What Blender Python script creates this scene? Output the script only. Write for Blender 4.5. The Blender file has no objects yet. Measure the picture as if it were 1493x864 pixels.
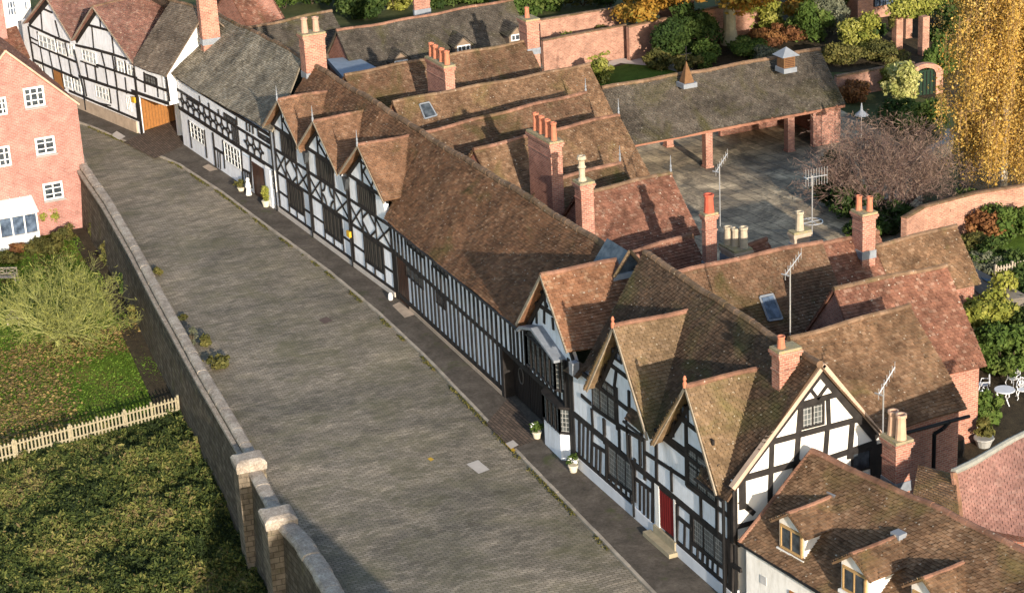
import bpy, math, random
import numpy as np
from mathutils import Matrix, Vector
rng = np.random.default_rng(7); random.seed(7)
S = bpy.context.scene
rad = math.radians
# ------------------------------------------------------------------ camera (surveyed: a tower top 42 m above the street)
FPX, PITCH, ROLL, AZ, H = 3062.4, rad(21.16), rad(-2.96), rad(24.04), 42.0
CX, CY = 746.5, 432.0
Xw, Yw, Zw = np.eye(3)
_fl = -math.cos(AZ)*Xw + math.sin(AZ)*Yw; _rt = math.sin(AZ)*Xw + math.cos(AZ)*Yw
_fw = _fl*math.cos(PITCH) - Zw*math.sin(PITCH); _up = _fl*math.sin(PITCH) + Zw*math.cos(PITCH)
_R = _rt*math.cos(ROLL) + _up*math.sin(ROLL); _U = -_rt*math.sin(ROLL) + _up*math.cos(ROLL)
CP = np.array([0, 0, H])
cam = bpy.data.cameras.new('camera'); co = bpy.data.objects.new('camera', cam); S.collection.objects.link(co)
co.matrix_world = Matrix(((_R[0], _U[0], -_fw[0], 0), (_R[1], _U[1], -_fw[1], 0), (_R[2], _U[2], -_fw[2], H), (0, 0, 0, 1)))
cam.sensor_width = 36; cam.lens = FPX/1493*36; cam.clip_start = 1; cam.clip_end = 3000; S.camera = co
# ------------------------------------------------------------------ light
SUN_EL, SUN_AZ = rad(14.0), rad(-7.0)          # direction towards the sun, azimuth from +X
w = bpy.data.worlds.new('World'); S.world = w; w.use_nodes = True
nt = w.node_tree; bg = nt.nodes['Background']; sky = nt.nodes.new('ShaderNodeTexSky')
sky.sky_type = 'NISHITA'; sky.sun_disc = False; sky.sun_elevation = SUN_EL
sky.sun_rotation = math.pi/2 - SUN_AZ
nt.links.new(sky.outputs[0], bg.inputs[0]); bg.inputs[1].default_value = 0.15
sd = bpy.data.lights.new('sun', 'SUN'); sd.energy = 4.3; sd.angle = rad(0.6); sd.color = (1.0, 0.88, 0.73)
so = bpy.data.objects.new('sun', sd); S.collection.objects.link(so)
sv = Vector((math.cos(SUN_EL)*math.cos(SUN_AZ), math.cos(SUN_EL)*math.sin(SUN_AZ), math.sin(SUN_EL)))
so.rotation_euler = sv.to_track_quat('Z', 'Y').to_euler()
S.view_settings.view_transform = 'Standard'; S.view_settings.look = 'None'
S.view_settings.exposure = 0.82; S.view_settings.gamma = 1
S.render.engine = 'CYCLES'
# ------------------------------------------------------------------ surveying helpers: a sight line met with a known plane
def ray(p): return _fw + _R*(p[0]-CX)/FPX - _U*(p[1]-CY)/FPX
def G(px, py, z=0.0):
    d = ray((px, py)); return CP + d*((z-H)/d[2])
def FY(px, py, y):
    d = ray((px, py)); return CP + d*(y/d[1])
def XP(px, py, x):
    d = ray((px, py)); return CP + d*(x/d[0])
def cr(x0, y0, s): return lambda x, y: (x0+x/s, y0+y/s)
# ------------------------------------------------------------------ mesh builder
class M:
    def __init__(s): s.v = []; s.f = []; s.n = 0; s.r = []
    def add(s, V, Fs, r=None):
        V = np.asarray(V, float).reshape(-1, 3); s.v.append(V)
        for q in Fs: s.f.append(tuple(i+s.n for i in q))
        s.r.extend([random.random() if r is None else r]*len(Fs)); s.n += len(V); return s
    def bulk(s, V, Fa, r):          # many faces of equal size as arrays
        s.v.append(V); s.f.extend(map(tuple, (Fa+s.n).tolist())); s.r.extend(list(r)); s.n += len(V)
    def hexa(s, P, r=None):         # 8 points: bottom ring, top ring
        return s.add(P, [(0,3,2,1),(4,5,6,7),(0,1,5,4),(1,2,6,5),(2,3,7,6),(3,0,4,7)], r)
    def box(s, c, d, rz=0, r=None):   # base-centre c, size d
        a, b, h = d[0]/2, d[1]/2, d[2]; ca, sa = math.cos(rz), math.sin(rz)
        P = [(c[0]+x*ca-y*sa, c[1]+x*sa+y*ca, c[2]+z) for z in (0, h) for x, y in ((-a,-b),(a,-b),(a,b),(-a,b))]
        return s.hexa(P, r)
    def tube(s, p, q, r0, r1=None, n=8, cap=True, r=None):
        p, q = np.array(p, float), np.array(q, float); r1 = r0 if r1 is None else r1
        d = q-p; L = np.linalg.norm(d)
        if L < 1e-6: return s
        d /= L; a = np.cross(d, (0, 0, 1) if abs(d[2]) < .9 else (1, 0, 0)); a /= np.linalg.norm(a); b = np.cross(d, a)
        t = np.arange(n)*2*math.pi/n; ring = np.outer(np.cos(t), a)+np.outer(np.sin(t), b)
        V = np.vstack([p+ring*r0, q+ring*r1]); F = [(i, (i+1) % n, n+(i+1) % n, n+i) for i in range(n)]
        if cap: F += [tuple(range(n))[::-1], tuple(range(n, 2*n))]
        return s.add(V, F, r)
    def lathe(s, c, prof, n=12, r=None):
        c = np.array(c, float); V = []
        for (rr, z) in prof:
            for i in range(n): V.append(c+(rr*math.cos(2*math.pi*i/n), rr*math.sin(2*math.pi*i/n), z))
        F = [(k*n+i, k*n+(i+1) % n, (k+1)*n+(i+1) % n, (k+1)*n+i) for k in range(len(prof)-1) for i in range(n)]
        F += [tuple(range(n))[::-1], tuple(range((len(prof)-1)*n, len(prof)*n))]
        return s.add(V, F, r)
    def prism(s, P, off, r=None):     # polygon extruded by a vector
        P = np.asarray(P, float); n = len(P); V = np.vstack([P, P+np.asarray(off, float)])
        return s.add(V, [tuple(range(n))[::-1], tuple(range(n, 2*n))]+[(i, (i+1) % n, n+(i+1) % n, n+i) for i in range(n)], r)
ORG = {}
def base_of(o): return ORG.get(o.name, np.zeros(3))
def link(name, m, mat, parent=None, smooth=False, org=None, label=None):
    me = bpy.data.meshes.new(name); V = np.vstack(m.v)
    if parent is not None: org = base_of(parent)
    elif org is None:
        lo, hi = V.min(0), V.max(0); org = np.array([(lo[0]+hi[0])/2, (lo[1]+hi[1])/2, lo[2]])
    org = np.asarray(org, float)
    me.from_pydata((V-org).tolist(), [], m.f)
    nF = len(m.f)
    a = me.attributes.new('rnd', 'FLOAT', 'FACE'); a.data.foreach_set('value', np.array(m.r, np.float32))
    # metre-scale uv: u level along the face, v up the face
    nor = np.zeros(nF*3, np.float32); me.polygons.foreach_get('normal', nor); nor = nor.reshape(-1, 3).astype(float)
    lt = np.zeros(nF, np.int32); me.polygons.foreach_get('loop_total', lt)
    li = np.zeros(len(me.loops), np.int32); me.loops.foreach_get('vertex_index', li)
    nl = np.repeat(nor, lt, axis=0); P = V[li]
    u = np.stack([-nl[:, 1], nl[:, 0], np.zeros(len(nl))], 1); ln = np.linalg.norm(u, axis=1); flat = ln < .05
    u[flat] = (1, 0, 0); ln[flat] = 1; u /= ln[:, None]; v = np.cross(nl, u); v[flat] = (0, 1, 0)
    uv = np.stack([(P*u).sum(1), (P*v).sum(1)], 1)
    ul = me.uv_layers.new(name='uv'); ul.data.foreach_set('uv', uv.astype(np.float32).ravel())
    if smooth: me.polygons.foreach_set('use_smooth', [True]*nF)
    o = bpy.data.objects.new(name, me); S.collection.objects.link(o)
    me.materials.append(mat)
    if parent is not None: o.parent = parent
    else: o.location = org
    ORG[o.name] = org
    if label: o['label'] = label
    return o
def tag(o, label, cat, group=None, kind=None):
    o['label'] = label; o['category'] = cat
    if group: o['group'] = group
    if kind: o['kind'] = kind
    return o
def thing(name, loc, label, cat, group=None):
    o = bpy.data.objects.new(name, None); S.collection.objects.link(o); o.location = tuple(loc); o.empty_display_size = .2
    ORG[o.name] = np.array(loc, float); return tag(o, label, cat, group)
def struct(name, m, mat, smooth=False):
    o = link(name, m, mat, smooth=smooth, org=(0, 0, 0)); o['kind'] = 'structure'; return o
# ------------------------------------------------------------------ materials
def mat(name, rough=.9, spec=.2):
    m = bpy.data.materials.new(name); m.use_nodes = True; t = m.node_tree; b = t.nodes['Principled BSDF']
    b.inputs['Roughness'].default_value = rough; b.inputs['Specular IOR Level'].default_value = spec
    return m, t, b
def N(t, kind, **k):
    n = t.nodes.new('ShaderNode'+kind)
    for a, v in k.items():
        if a in n.inputs: n.inputs[a].default_value = v
        else: setattr(n, a, v)
    return n
def ramp(t, src, stops):
    r = N(t, 'ValToRGB'); e = r.color_ramp.elements
    while len(e) < len(stops): e.new(.5)
    for i, (p, c) in enumerate(stops): e[i].position = p; e[i].color = (*c, 1)
    t.links.new(src, r.inputs[0]); return r.outputs[0]
def mix(t, f, a, b, mode='MIX'):
    m = N(t, 'Mix', data_type='RGBA', blend_type=mode)
    for s, x in ((0, f), (6, a), (7, b)):
        if isinstance(x, (int, float)): m.inputs[s].default_value = x
        elif isinstance(x, tuple): m.inputs[s].default_value = (*x, 1)
        else: t.links.new(x, m.inputs[s])
    return m.outputs[2]
def obj_co(t): return N(t, 'NewGeometry').outputs['Position']
def noise(t, scale, detail=4, rough=.6, vec=None, dist=0):
    n = N(t, 'TexNoise', Scale=scale, Detail=detail, Roughness=rough, Distortion=dist)
    t.links.new(vec if vec is not None else obj_co(t), n.inputs['Vector']); return n.outputs[0]
def bump(t, b, h, strength=.5, dist=.02):
    n = N(t, 'Bump', Strength=strength, Distance=dist); t.links.new(h, n.inputs['Height']); t.links.new(n.outputs[0], b.inputs['Normal'])
def attr(t): return N(t, 'Attribute', attribute_name='rnd').outputs['Fac']
def flat(name, c, rough=.8, var=.15, scale=3, spec=.2, metal=0):
    m, t, b = mat(name, rough, spec); b.inputs['Metallic'].default_value = metal
    n = noise(t, scale, 5)
    col = ramp(t, n, [(.25, tuple(x*(1-var) for x in c)), (.75, tuple(min(1, x*(1+var)) for x in c))])
    t.links.new(col, b.inputs['Base Color']); return m
def tile_mat(name, cols, moss=0.0, stain=.4, lich=.5, mosscol=(.07, .065, .02)):
    m, t, b = mat(name, .92, .15); r = attr(t)
    mu = [sum(c[i] for c in cols)/len(cols) for i in range(3)]; cols = [tuple(c[i]*.72+mu[i]*.28 for i in range(3)) for c in cols]
    k = len(cols); col = ramp(t, r, [(i/(k-1) if k > 1 else 0, tuple(x*.92 for x in c)) for i, c in enumerate(cols)])
    n1 = noise(t, .55, 6, .65)
    f1 = ramp(t, n1, [(.35, (1-stain,)*3), (.65, (1.12,)*3)]); col = mix(t, 1.0, col, f1, 'MULTIPLY')
    n3 = noise(t, 2.6, 6, .7); f3 = ramp(t, n3, [(.3, (.62,)*3), (.7, (1.25,)*3)]); col = mix(t, 1.0, col, f3, 'MULTIPLY')
    n4 = noise(t, .35, 5, .6, dist=1.0)
    if moss > 0:
        mf = N(t, 'Math', operation='MULTIPLY'); t.links.new(ramp(t, n4, [(.62-moss*.35, (0,)*3), (.78-moss*.25, (1,)*3)]), mf.inputs[0])
        mf.inputs[1].default_value = .75; col = mix(t, mf.outputs[0], col, mosscol)
    v = N(t, 'TexVoronoi', Scale=3.4); t.links.new(obj_co(t), v.inputs['Vector'])
    n5 = noise(t, 7, 5, .8)
    s = N(t, 'Math', operation='SUBTRACT'); t.links.new(n5, s.inputs[0]); t.links.new(v.outputs['Distance'], s.inputs[1])
    lf = ramp(t, s.outputs[0], [(.40, (0,)*3), (.46, (lich,)*3)])
    col = mix(t, lf, col, (.58, .53, .43))
    t.links.new(col, b.inputs['Base Color']); bump(t, b, noise(t, 9, 4), .5, .02); return m
def brick_mat(name, c1, c2, mortar, sc=1.0, wear=.3):
    m, t, b = mat(name, .9, .15)
    br = N(t, 'TexBrick', Scale=1.0, offset=.5); br.inputs['Brick Width'].default_value = .27*sc; br.inputs['Row Height'].default_value = .105*sc
    br.inputs['Mortar Size'].default_value = .014*sc; br.inputs['Mortar Smooth'].default_value = .3; br.inputs['Bias'].default_value = -.1
    uv = N(t, 'UVMap', uv_map='uv'); t.links.new(uv.outputs[0], br.inputs['Vector'])
    br.inputs['Color1'].default_value = (*c1, 1); br.inputs['Color2'].default_value = (*c2, 1); br.inputs['Mortar'].default_value = (*mortar, 1)
    n = noise(t, 1.2, 6, .7); f = ramp(t, n, [(.3, (1-wear,)*3), (.7, (1.15,)*3)]); col = mix(t, 1.0, br.outputs[0], f, 'MULTIPLY')
    n2 = noise(t, 14, 3, .7); col = mix(t, 1.0, col, ramp(t, n2, [(.3, (.8,)*3), (.7, (1.15,)*3)]), 'MULTIPLY')
    t.links.new(col, b.inputs['Base Color']); inv = N(t, 'Invert'); t.links.new(br.outputs['Fac'], inv.inputs[1]); bump(t, b, inv.outputs[0], .5, .01); return m
def leaf_mat(name, cols, trans=.25):
    m, t, b = mat(name, .75, .2); col = ramp(t, attr(t), [(i/(len(cols)-1), c) for i, c in enumerate(cols)])
    t.links.new(col, b.inputs['Base Color'])
    tr = N(t, 'BsdfTranslucent'); t.links.new(col, tr.inputs[0]); ms = N(t, 'MixShader', ); ms.inputs[0].default_value = trans
    t.links.new(b.outputs[0], ms.inputs[1]); t.links.new(tr.outputs[0], ms.inputs[2]); t.links.new(ms.outputs[0], t.nodes['Material Output'].inputs[0]); return m
BR = [(.11,.06,.035),(.20,.105,.055),(.26,.125,.065),(.17,.105,.062),(.31,.16,.085),(.15,.075,.045),(.36,.22,.13)]
T_main = tile_mat('brown clay tile', BR, .08, .32, .65)
T_orange = tile_mat('orange brown tile', [(.18,.10,.06),(.26,.145,.085),(.32,.18,.105),(.23,.13,.08),(.37,.23,.145)], .05, .3)
T_org2 = tile_mat('speckled orange tile', [(.22,.10,.055),(.32,.155,.085),(.40,.21,.12),(.27,.13,.075),(.46,.30,.19)], 0, .3, 1.0)
T_olive = tile_mat('olive brown tile', [(.16,.105,.06),(.22,.15,.085),(.27,.18,.105),(.19,.13,.075),(.32,.22,.14)], .25, .3, .6, (.14,.12,.045))
T_dark = tile_mat('dark mossy tile', [(.075,.05,.033),(.12,.075,.048),(.15,.09,.055),(.10,.07,.048),(.19,.12,.075)], .3, .35, .5, (.10,.095,.035))
T_wing = tile_mat('weathered wing tile', [(.13,.075,.045),(.20,.11,.065),(.24,.14,.085),(.17,.105,.065),(.28,.19,.12)], .35, .4)
T_red = tile_mat('red clay tile', [(.17,.075,.05),(.27,.12,.08),(.33,.16,.105),(.22,.10,.065),(.40,.25,.18)], .05, .35, .8)
T_pink = tile_mat('new red tile', [(.24,.125,.105),(.31,.165,.135),(.27,.145,.12),(.34,.20,.165)], 0, .12, .05)
T_grey = tile_mat('grey stone tile', [(.22,.185,.13),(.34,.29,.215),(.42,.365,.28),(.27,.23,.165),(.48,.43,.34)], .1, .45, .4)
T_slate = tile_mat('dark shelter tile', [(.085,.075,.06),(.12,.10,.08),(.15,.125,.10),(.10,.085,.07),(.17,.15,.12)], .35, .45, .35)
T_moss = tile_mat('mossy brown tile', [(.15,.085,.05),(.23,.135,.077),(.31,.185,.108),(.20,.125,.073),(.37,.24,.15)], .25, .4, .7, (.17,.135,.05))
RIDGE = tile_mat('terracotta ridge', [(.26,.135,.09),(.33,.175,.12),(.22,.12,.08)], .1, .4)
RIDGE_D = tile_mat('dull ridge', [(.16,.10,.06),(.22,.14,.09),(.26,.17,.11)], .3, .3)
B_or = brick_mat('orange brick', (.46,.20,.14), (.29,.115,.085), (.42,.32,.25))
B_red = brick_mat('red brick', (.40,.165,.11), (.25,.10,.07), (.38,.28,.22), 1, .35)
B_house = brick_mat('salmon brick', (.45,.195,.16), (.34,.145,.12), (.42,.30,.26), 1, .35)
B_wall = brick_mat('garden brick', (.48,.24,.165), (.32,.15,.105), (.42,.31,.24), 1, .4)
PLASTER = flat('white plaster', (.80,.79,.76), .85, .06, .8)
PLASTER_B = flat('shade blue limewash', (.78,.81,.87), .85, .05, .8)
TIMBER = flat('black timber', (.024,.021,.02), .7, .5, 2.5)
TIMBER_B = flat('weathered oak', (.16,.085,.04), .8, .3, 5)
BOARD = flat('pale bargeboard', (.30,.25,.19), .8, .3, 4)
OAK2 = flat('pale oak frame', (.42,.27,.12), .7, .2, 6)
OAK = flat('orange oak', (.33,.145,.045), .7, .25, 6)
BROWN = flat('dark brown door paint', (.07,.03,.018), .5, .3, 5)
RED = flat('red paint', (.20,.012,.014), .4, .15, 3)
BLACK = flat('black iron', (.012,.012,.013), .45, .2, 4)
WHITE = flat('white paint', (.80,.80,.78), .5, .04, 4)
CREAM = flat('cream clay', (.44,.37,.27), .8, .2, 5)
TERRA = flat('terracotta', (.45,.17,.10), .8, .2, 5)
LEAD = flat('lead sheet', (.22,.24,.27), .5, .25, 3); LEAD_D = flat('dark lead', (.05,.055,.06), .5, .2, 3)
STONE = flat('buff stone', (.42,.33,.25), .9, .25, 2)
PLINTH = flat('pale plinth render', (.50,.45,.40), .9, .12, 2)
METAL = flat('galvanised metal', (.5,.5,.5), .4, .1, 5, .5, .6)
SILVERWOOD = flat('silvered wood', (.34,.29,.23), .9, .2, 6)
FENCEW = flat('pale fence wood', (.31,.27,.18), .9, .25, 5)
YELLOWP = flat('yellow plastic', (.55,.33,.03), .5, .1, 3)
BARK = flat('grey bark', (.22,.18,.13), .95, .3, 6)
TWIG_Y = flat('olive twig', (.25,.26,.09), .9, .25, 3)
TWIG_P = flat('purple brown twig', (.17,.11,.095), .9, .25, 3)
BIRCHB = flat('birch bark', (.55,.48,.38), .9, .3, 6)
def glass(name, c=(.02,.025,.03)):
    m, t, b = mat(name, .12, .5); n = noise(t, 2.5, 3); t.links.new(ramp(t, n, [(.35, c), (.7, tuple(x*3+.02 for x in c))]), b.inputs['Base Color']); return m
GLASS = glass('dark window glass'); GLASS_L = glass('sky window glass', (.035,.05,.075))
def limewash(name, c):
    m, t, b = mat(name, .85, .2); n = noise(t, .9, 7, .75, dist=.4); mp = N(t, 'Mapping'); mp.inputs['Scale'].default_value = (3, 3, .5); t.links.new(obj_co(t), mp.inputs['Vector']); n2 = noise(t, 1.5, 5, .7, mp.outputs[0])
    col = mix(t, 1.0, c, ramp(t, n, [(.32, (.84,.83,.81)), (.6, (1.0,)*3)]), 'MULTIPLY'); col = mix(t, 1.0, col, ramp(t, n2, [(.3, (.80,.79,.76)), (.52, (1.0,)*3)]), 'MULTIPLY'); t.links.new(col, b.inputs['Base Color']); bump(t, b, n, .3, .02); return m
PLASTER_B = limewash('shade blue limewash', (.84,.865,.92)); PLASTER = limewash('white limewash', (.86,.85,.82))  # first one: white walls with the blue of their shade mixed in
def lead_glass():
    m, t, b = mat('leaded glass', .3, .4)
    br = N(t, 'TexBrick', Scale=1.0, offset=0.0); br.inputs['Brick Width'].default_value = .16; br.inputs['Row Height'].default_value = .22; br.inputs['Mortar Size'].default_value = .014
    uv = N(t, 'UVMap', uv_map='uv'); t.links.new(uv.outputs[0], br.inputs['Vector'])
    br.inputs['Color1'].default_value = (.03,.035,.035,1); br.inputs['Color2'].default_value = (.10,.11,.11,1); br.inputs['Mortar'].default_value = (.34,.34,.33,1)
    t.links.new(br.outputs[0], b.inputs['Base Color']); return m
LGLASS = lead_glass(); REFL_GLASS = glass('reflection grey glass', (.22,.235,.24))  # second glass: pale grey pane colour stands in for reflections
def oldwood_glass():
    m, t, b = mat('grey oak mullion window', .7, .2)
    uv = N(t, 'UVMap', uv_map='uv'); wv = N(t, 'TexWave', wave_type='BANDS', bands_direction='X', Scale=1.1, Distortion=1.5); t.links.new(uv.outputs[0], wv.inputs['Vector'])
    t.links.new(ramp(t, wv.outputs['Fac'], [(.4, (.018,.017,.016)), (.8, (.085,.075,.06))]), b.inputs['Base Color']); return m
OGLASS = oldwood_glass()
def stone_wall_dark():
    return stone_wall('shade toned mossy rubble', .5)
def stone_wall(nm='rubble stone', k=1.0):
    m, t, b = mat(nm, .95, .1)
    br = N(t, 'TexBrick', Scale=1.0, offset=.45); br.inputs['Brick Width'].default_value = .55; br.inputs['Row Height'].default_value = .27; br.inputs['Mortar Size'].default_value = .02
    uv = N(t, 'UVMap', uv_map='uv'); t.links.new(uv.outputs[0], br.inputs['Vector'])
    br.inputs['Color1'].default_value = (.32*k,.265*k,.20*k,1); br.inputs['Color2'].default_value = (.21*k,.17*k,.125*k,1); br.inputs['Mortar'].default_value = (.14*k,.115*k,.085*k,1)
    n = noise(t, 1.6, 7, .75); col = mix(t, 1.0, br.outputs[0], ramp(t, n, [(.3, (.45,)*3), (.72, (1.35,)*3)]), 'MULTIPLY')
    n2 = noise(t, .8, 6, .7, dist=.6); col = mix(t, ramp(t, n2, [(.55, (0,)*3), (.72, (.55,)*3)]), col, (.11, .10, .035))
    t.links.new(col, b.inputs['Base Color']); bump(t, b, n, .8, .06); return m
PIERST = stone_wall('pier stone', .8)
RUBBLE = stone_wall_dark()  # mossy stone, darkened further than the piers for the shaded garden face
def coping_mat():
    m, t, b = mat('weathered coping', .95, .1); n = noise(t, 1.5, 8, .75); n2 = noise(t, 12, 4, .8)
    col = ramp(t, n, [(.3, (.20,.165,.13)), (.5, (.36,.305,.25)), (.7, (.52,.46,.38))]); col = mix(t, 1.0, col, ramp(t, n2, [(.3, (.7,)*3), (.7, (1.25,)*3)]), 'MULTIPLY')
    t.links.new(col, b.inputs['Base Color']); bump(t, b, n2, .7, .03); return m
COPING = coping_mat()
def setts():
    m, t, b = mat('stone setts', .85, .2)
    mp = N(t, 'Mapping'); mp.inputs['Rotation'].default_value = (0, 0, rad(96)); t.links.new(obj_co(t), mp.inputs['Vector'])
    n0 = noise(t, .25, 2); sep = N(t, 'Vector''Math', operation='ADD'); t.links.new(mp.outputs[0], sep.inputs[0]); sc = N(t, 'VectorMath', operation='SCALE'); sc.inputs['Scale'].default_value = .9
    cmb = N(t, 'CombineXYZ'); t.links.new(n0, cmb.inputs[1]); t.links.new(cmb.outputs[0], sc.inputs[0]); t.links.new(sc.outputs[0], sep.inputs[1])
    br = N(t, 'TexBrick', Scale=1.0, offset=.5); br.inputs['Brick Width'].default_value = .31; br.inputs['Row Height'].default_value = .15; br.inputs['Mortar Size'].default_value = .018; br.inputs['Mortar Smooth'].default_value = .6
    t.links.new(sep.outputs[0], br.inputs['Vector'])
    br.inputs['Color1'].default_value = (.29,.255,.205,1); br.inputs['Color2'].default_value = (.18,.158,.125,1); br.inputs['Mortar'].default_value = (.08,.075,.05,1)
    # streaky wear across the street
    mp2 = N(t, 'Mapping'); mp2.inputs['Scale'].default_value = (1.0, .42, 1); mp2.inputs['Rotation'].default_value = (0, 0, rad(8)); t.links.new(obj_co(t), mp2.inputs['Vector'])
    n = noise(t, 1.0, 8, .72, mp2.outputs[0], .4); col = mix(t, 1.0, br.outputs[0], ramp(t, n, [(.32, (.66,)*3), (.5, (.95,)*3), (.68, (1.5, 1.46, 1.42))]), 'MULTIPLY')
    n1 = noise(t, .13, 5, .6, dist=.8); col = mix(t, 1.0, col, ramp(t, n1, [(.35, (.75,)*3), (.65, (1.25, 1.2, 1.15))]), 'MULTIPLY')
    n2 = noise(t, .3, 7, .75, dist=.8); col = mix(t, ramp(t, n2, [(.46, (0,)*3), (.70, (.5,)*3)]), col, (.12, .115, .048))
    t.links.new(col, b.inputs['Base Color']); inv = N(t, 'Invert'); t.links.new(br.outputs['Fac'], inv.inputs[1])
    add = N(t, 'Math', operation='ADD'); t.links.new(inv.outputs[0], add.inputs[0]); n3 = noise(t, 3.5, 6, .8); t.links.new(n3, add.inputs[1])
    bump(t, b, add.outputs[0], .5, .03); return m
SETTS = setts()
def ground_mat(name, stops, scale=1.0, detail=8, bs=.5, bd=.04, extra=None):
    m, t, b = mat(name, .95, .1); n = noise(t, scale, detail, .72, dist=.5); col = ramp(t, n, stops)
    n2 = noise(t, scale*9, 5, .8); col = mix(t, 1.0, col, ramp(t, n2, [(.3, (.7,)*3), (.7, (1.3,)*3)]), 'MULTIPLY')
    if extra:
        n3 = noise(t, extra[0], 6, .7, dist=.6); col = mix(t, ramp(t, n3, [(extra[1], (0,)*3), (extra[2], (1,)*3)]), col, extra[3])
    t.links.new(col, b.inputs['Base Color']); bump(t, b, n2, bs, bd); return m
ASPHALT = ground_mat('old pavement', [(.3, (.065,.055,.045)), (.5, (.10,.085,.07)), (.72, (.16,.135,.11))], .8, extra=(.5, .58, .75, (.075,.085,.035)))
LAWN = ground_mat('lawn', [(.3, (.05,.085,.012)), (.6, (.085,.14,.02)), (.8, (.13,.15,.035))], 1.2, bs=.8, bd=.08)
LAWN_M = ground_mat('leafy lawn', [(.3, (.07,.115,.015)), (.6, (.11,.16,.02)), (.8, (.17,.19,.035))], 1.0, bs=.8, bd=.08, extra=(.16, .50, .64, (.20,.14,.05)))
EARTH = ground_mat('planting earth', [(.3, (.03,.025,.018)), (.6, (.07,.055,.035)), (.8, (.10,.08,.05))], 1.2, bs=.8, bd=.08)
YARD0 = ground_mat('town ground', [(.3, (.05,.06,.025)), (.6, (.085,.095,.04)), (.8, (.14,.125,.08))], .5)
def flags():
    m, t, b = mat('flagstones', .8, .2)
    mp = N(t, 'Mapping'); mp.inputs['Rotation'].default_value = (0, 0, rad(-4)); t.links.new(obj_co(t), mp.inputs['Vector'])
    br = N(t, 'TexBrick', Scale=1.0, offset=.37); br.inputs['Brick Width'].default_value = 1.3; br.inputs['Row Height'].default_value = .85; br.inputs['Mortar Size'].default_value = .022; va = N(t, 'VectorMath', operation='ADD'); ns = N(t, 'TexNoise', Scale=.5, Detail=3); t.links.new(obj_co(t), ns.inputs['Vector']); t.links.new(mp.outputs[0], va.inputs[0]); sc_ = N(t, 'VectorMath', operation='SCALE'); sc_.inputs['Scale'].default_value = .35; t.links.new(ns.outputs[1], sc_.inputs[0]); t.links.new(sc_.outputs[0], va.inputs[1]); t.links.new(va.outputs[0], br.inputs['Vector'])
    br.inputs['Color1'].default_value = (.58,.48,.34,1); br.inputs['Color2'].default_value = (.34,.285,.215,1); br.inputs['Mortar'].default_value = (.16,.14,.10,1); br.inputs['Bias'].default_value = 0
    n = noise(t, .28, 8, .72, dist=.7); col = mix(t, 1.0, br.outputs[0], ramp(t, n, [(.40, (.36,.38,.41)), (.49, (.72,.70,.66)), (.62, (1.4,1.35,1.25))]), 'MULTIPLY')
    n2 = noise(t, 3.0, 6, .8); col = mix(t, 1.0, col, ramp(t, n2, [(.3, (.6,)*3), (.7, (1.25,)*3)]), 'MULTIPLY')
    t.links.new(col, b.inputs['Base Color']); inv = N(t, 'Invert'); t.links.new(br.outputs['Fac'], inv.inputs[1]); bump(t, b, inv.outputs[0], .25, .01)
    t.links.new(ramp(t, n, [(.36, (.45,)*3), (.46, (.9,)*3)]), b.inputs['Roughness']); return m
FLAGS = flags()
BRICKPAVE = brick_mat('brick paving', (.17,.12,.09), (.10,.075,.06), (.05,.045,.035), 1.6, .3)
# ------------------------------------------------------------------ facade frames
class Fr:
    def __init__(s, A, B):
        s.A = np.array([A[0], A[1], 0.]); s.B = np.array([B[0], B[1], 0.]); d = s.B-s.A; s.L = np.linalg.norm(d); s.u = d/s.L
        s.o = np.array([s.u[1], -s.u[0], 0.]); s.k = 0          # outward
    def P(s, u, z, v=0.): return s.A + s.u*u + s.o*v + Zw*z
    def px(s, p, v=0.):
        a = s.A+s.o*v; d = ray(p); n = s.o; t = ((a-CP)@n)/(d@n); q = CP+d*t; return (float((q-a)@s.u), float(q[2]))
    def poly(s, m, pts, v0, v1, r=None): return m.prism([s.P(u, z, v0) for u, z in pts][::-1], s.o*(v1-v0), r)
    def rect(s, m, u0, u1, z0, z1, v0, v1, r=None): return s.poly(m, [(u0, z0), (u1, z0), (u1, z1), (u0, z1)], v0, v1, r)
    def bar(s, m, a, b, w, v1=.05, v0=-.04):
        s.k = (s.k+1) % 9; v1 += .0025*s.k
        a, b = np.array(a, float), np.array(b, float); d = b-a; L = np.hypot(*d)
        if L < .02: return
        d /= L; n = np.array([-d[1], d[0]])*w/2; a = a-d*w*.15; b = b+d*w*.15
        s.poly(m, [tuple(a-n), tuple(b-n), tuple(b+n), tuple(a+n)], v0, v1)
    def arc(s, m, c, r, a0, a1, w, n=5):
        pts = [(c[0]+r*math.cos(rad(a0+(a1-a0)*i/n)), c[1]+r*math.sin(rad(a0+(a1-a0)*i/n))) for i in range(n+1)]
        for p, q in zip(pts, pts[1:]): s.bar(m, p, q, w)
def window(parent, fr, u0, u1, z0, z1, cols=3, rows=1, fm=None, gm=None, w=.06, v=.03, fw=.09, name='window'):
    fm = fm or TIMBER; gm = gm or LGLASS
    f = M()
    fr.rect(f, u0, u0+fw, z0, z1, -.03, v+.03); fr.rect(f, u1-fw, u1, z0, z1, -.03, v+.03)
    fr.rect(f, u0+fw, u1-fw, z0, z0+fw, -.03, v+.032); fr.rect(f, u0+fw, u1-fw, z1-fw, z1, -.03, v+.032)
    for i in range(1, cols):
        x = u0+(u1-u0)*i/cols; fr.rect(f, x-w/2, x+w/2, z0+fw, z1-fw, -.02, v+.02)
    for i in range(1, rows):
        z = z0+(z1-z0)*i/rows; fr.rect(f, u0+fw, u1-fw, z-w*.35, z+w*.35, -.02, v+.016)
    o = link(name, f, fm, parent)
    g = M(); fr.rect(g, u0+.02, u1-.02, z0+.02, z1-.02, -.035, v-.005); link('pane', g, gm, o); return o
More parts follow.
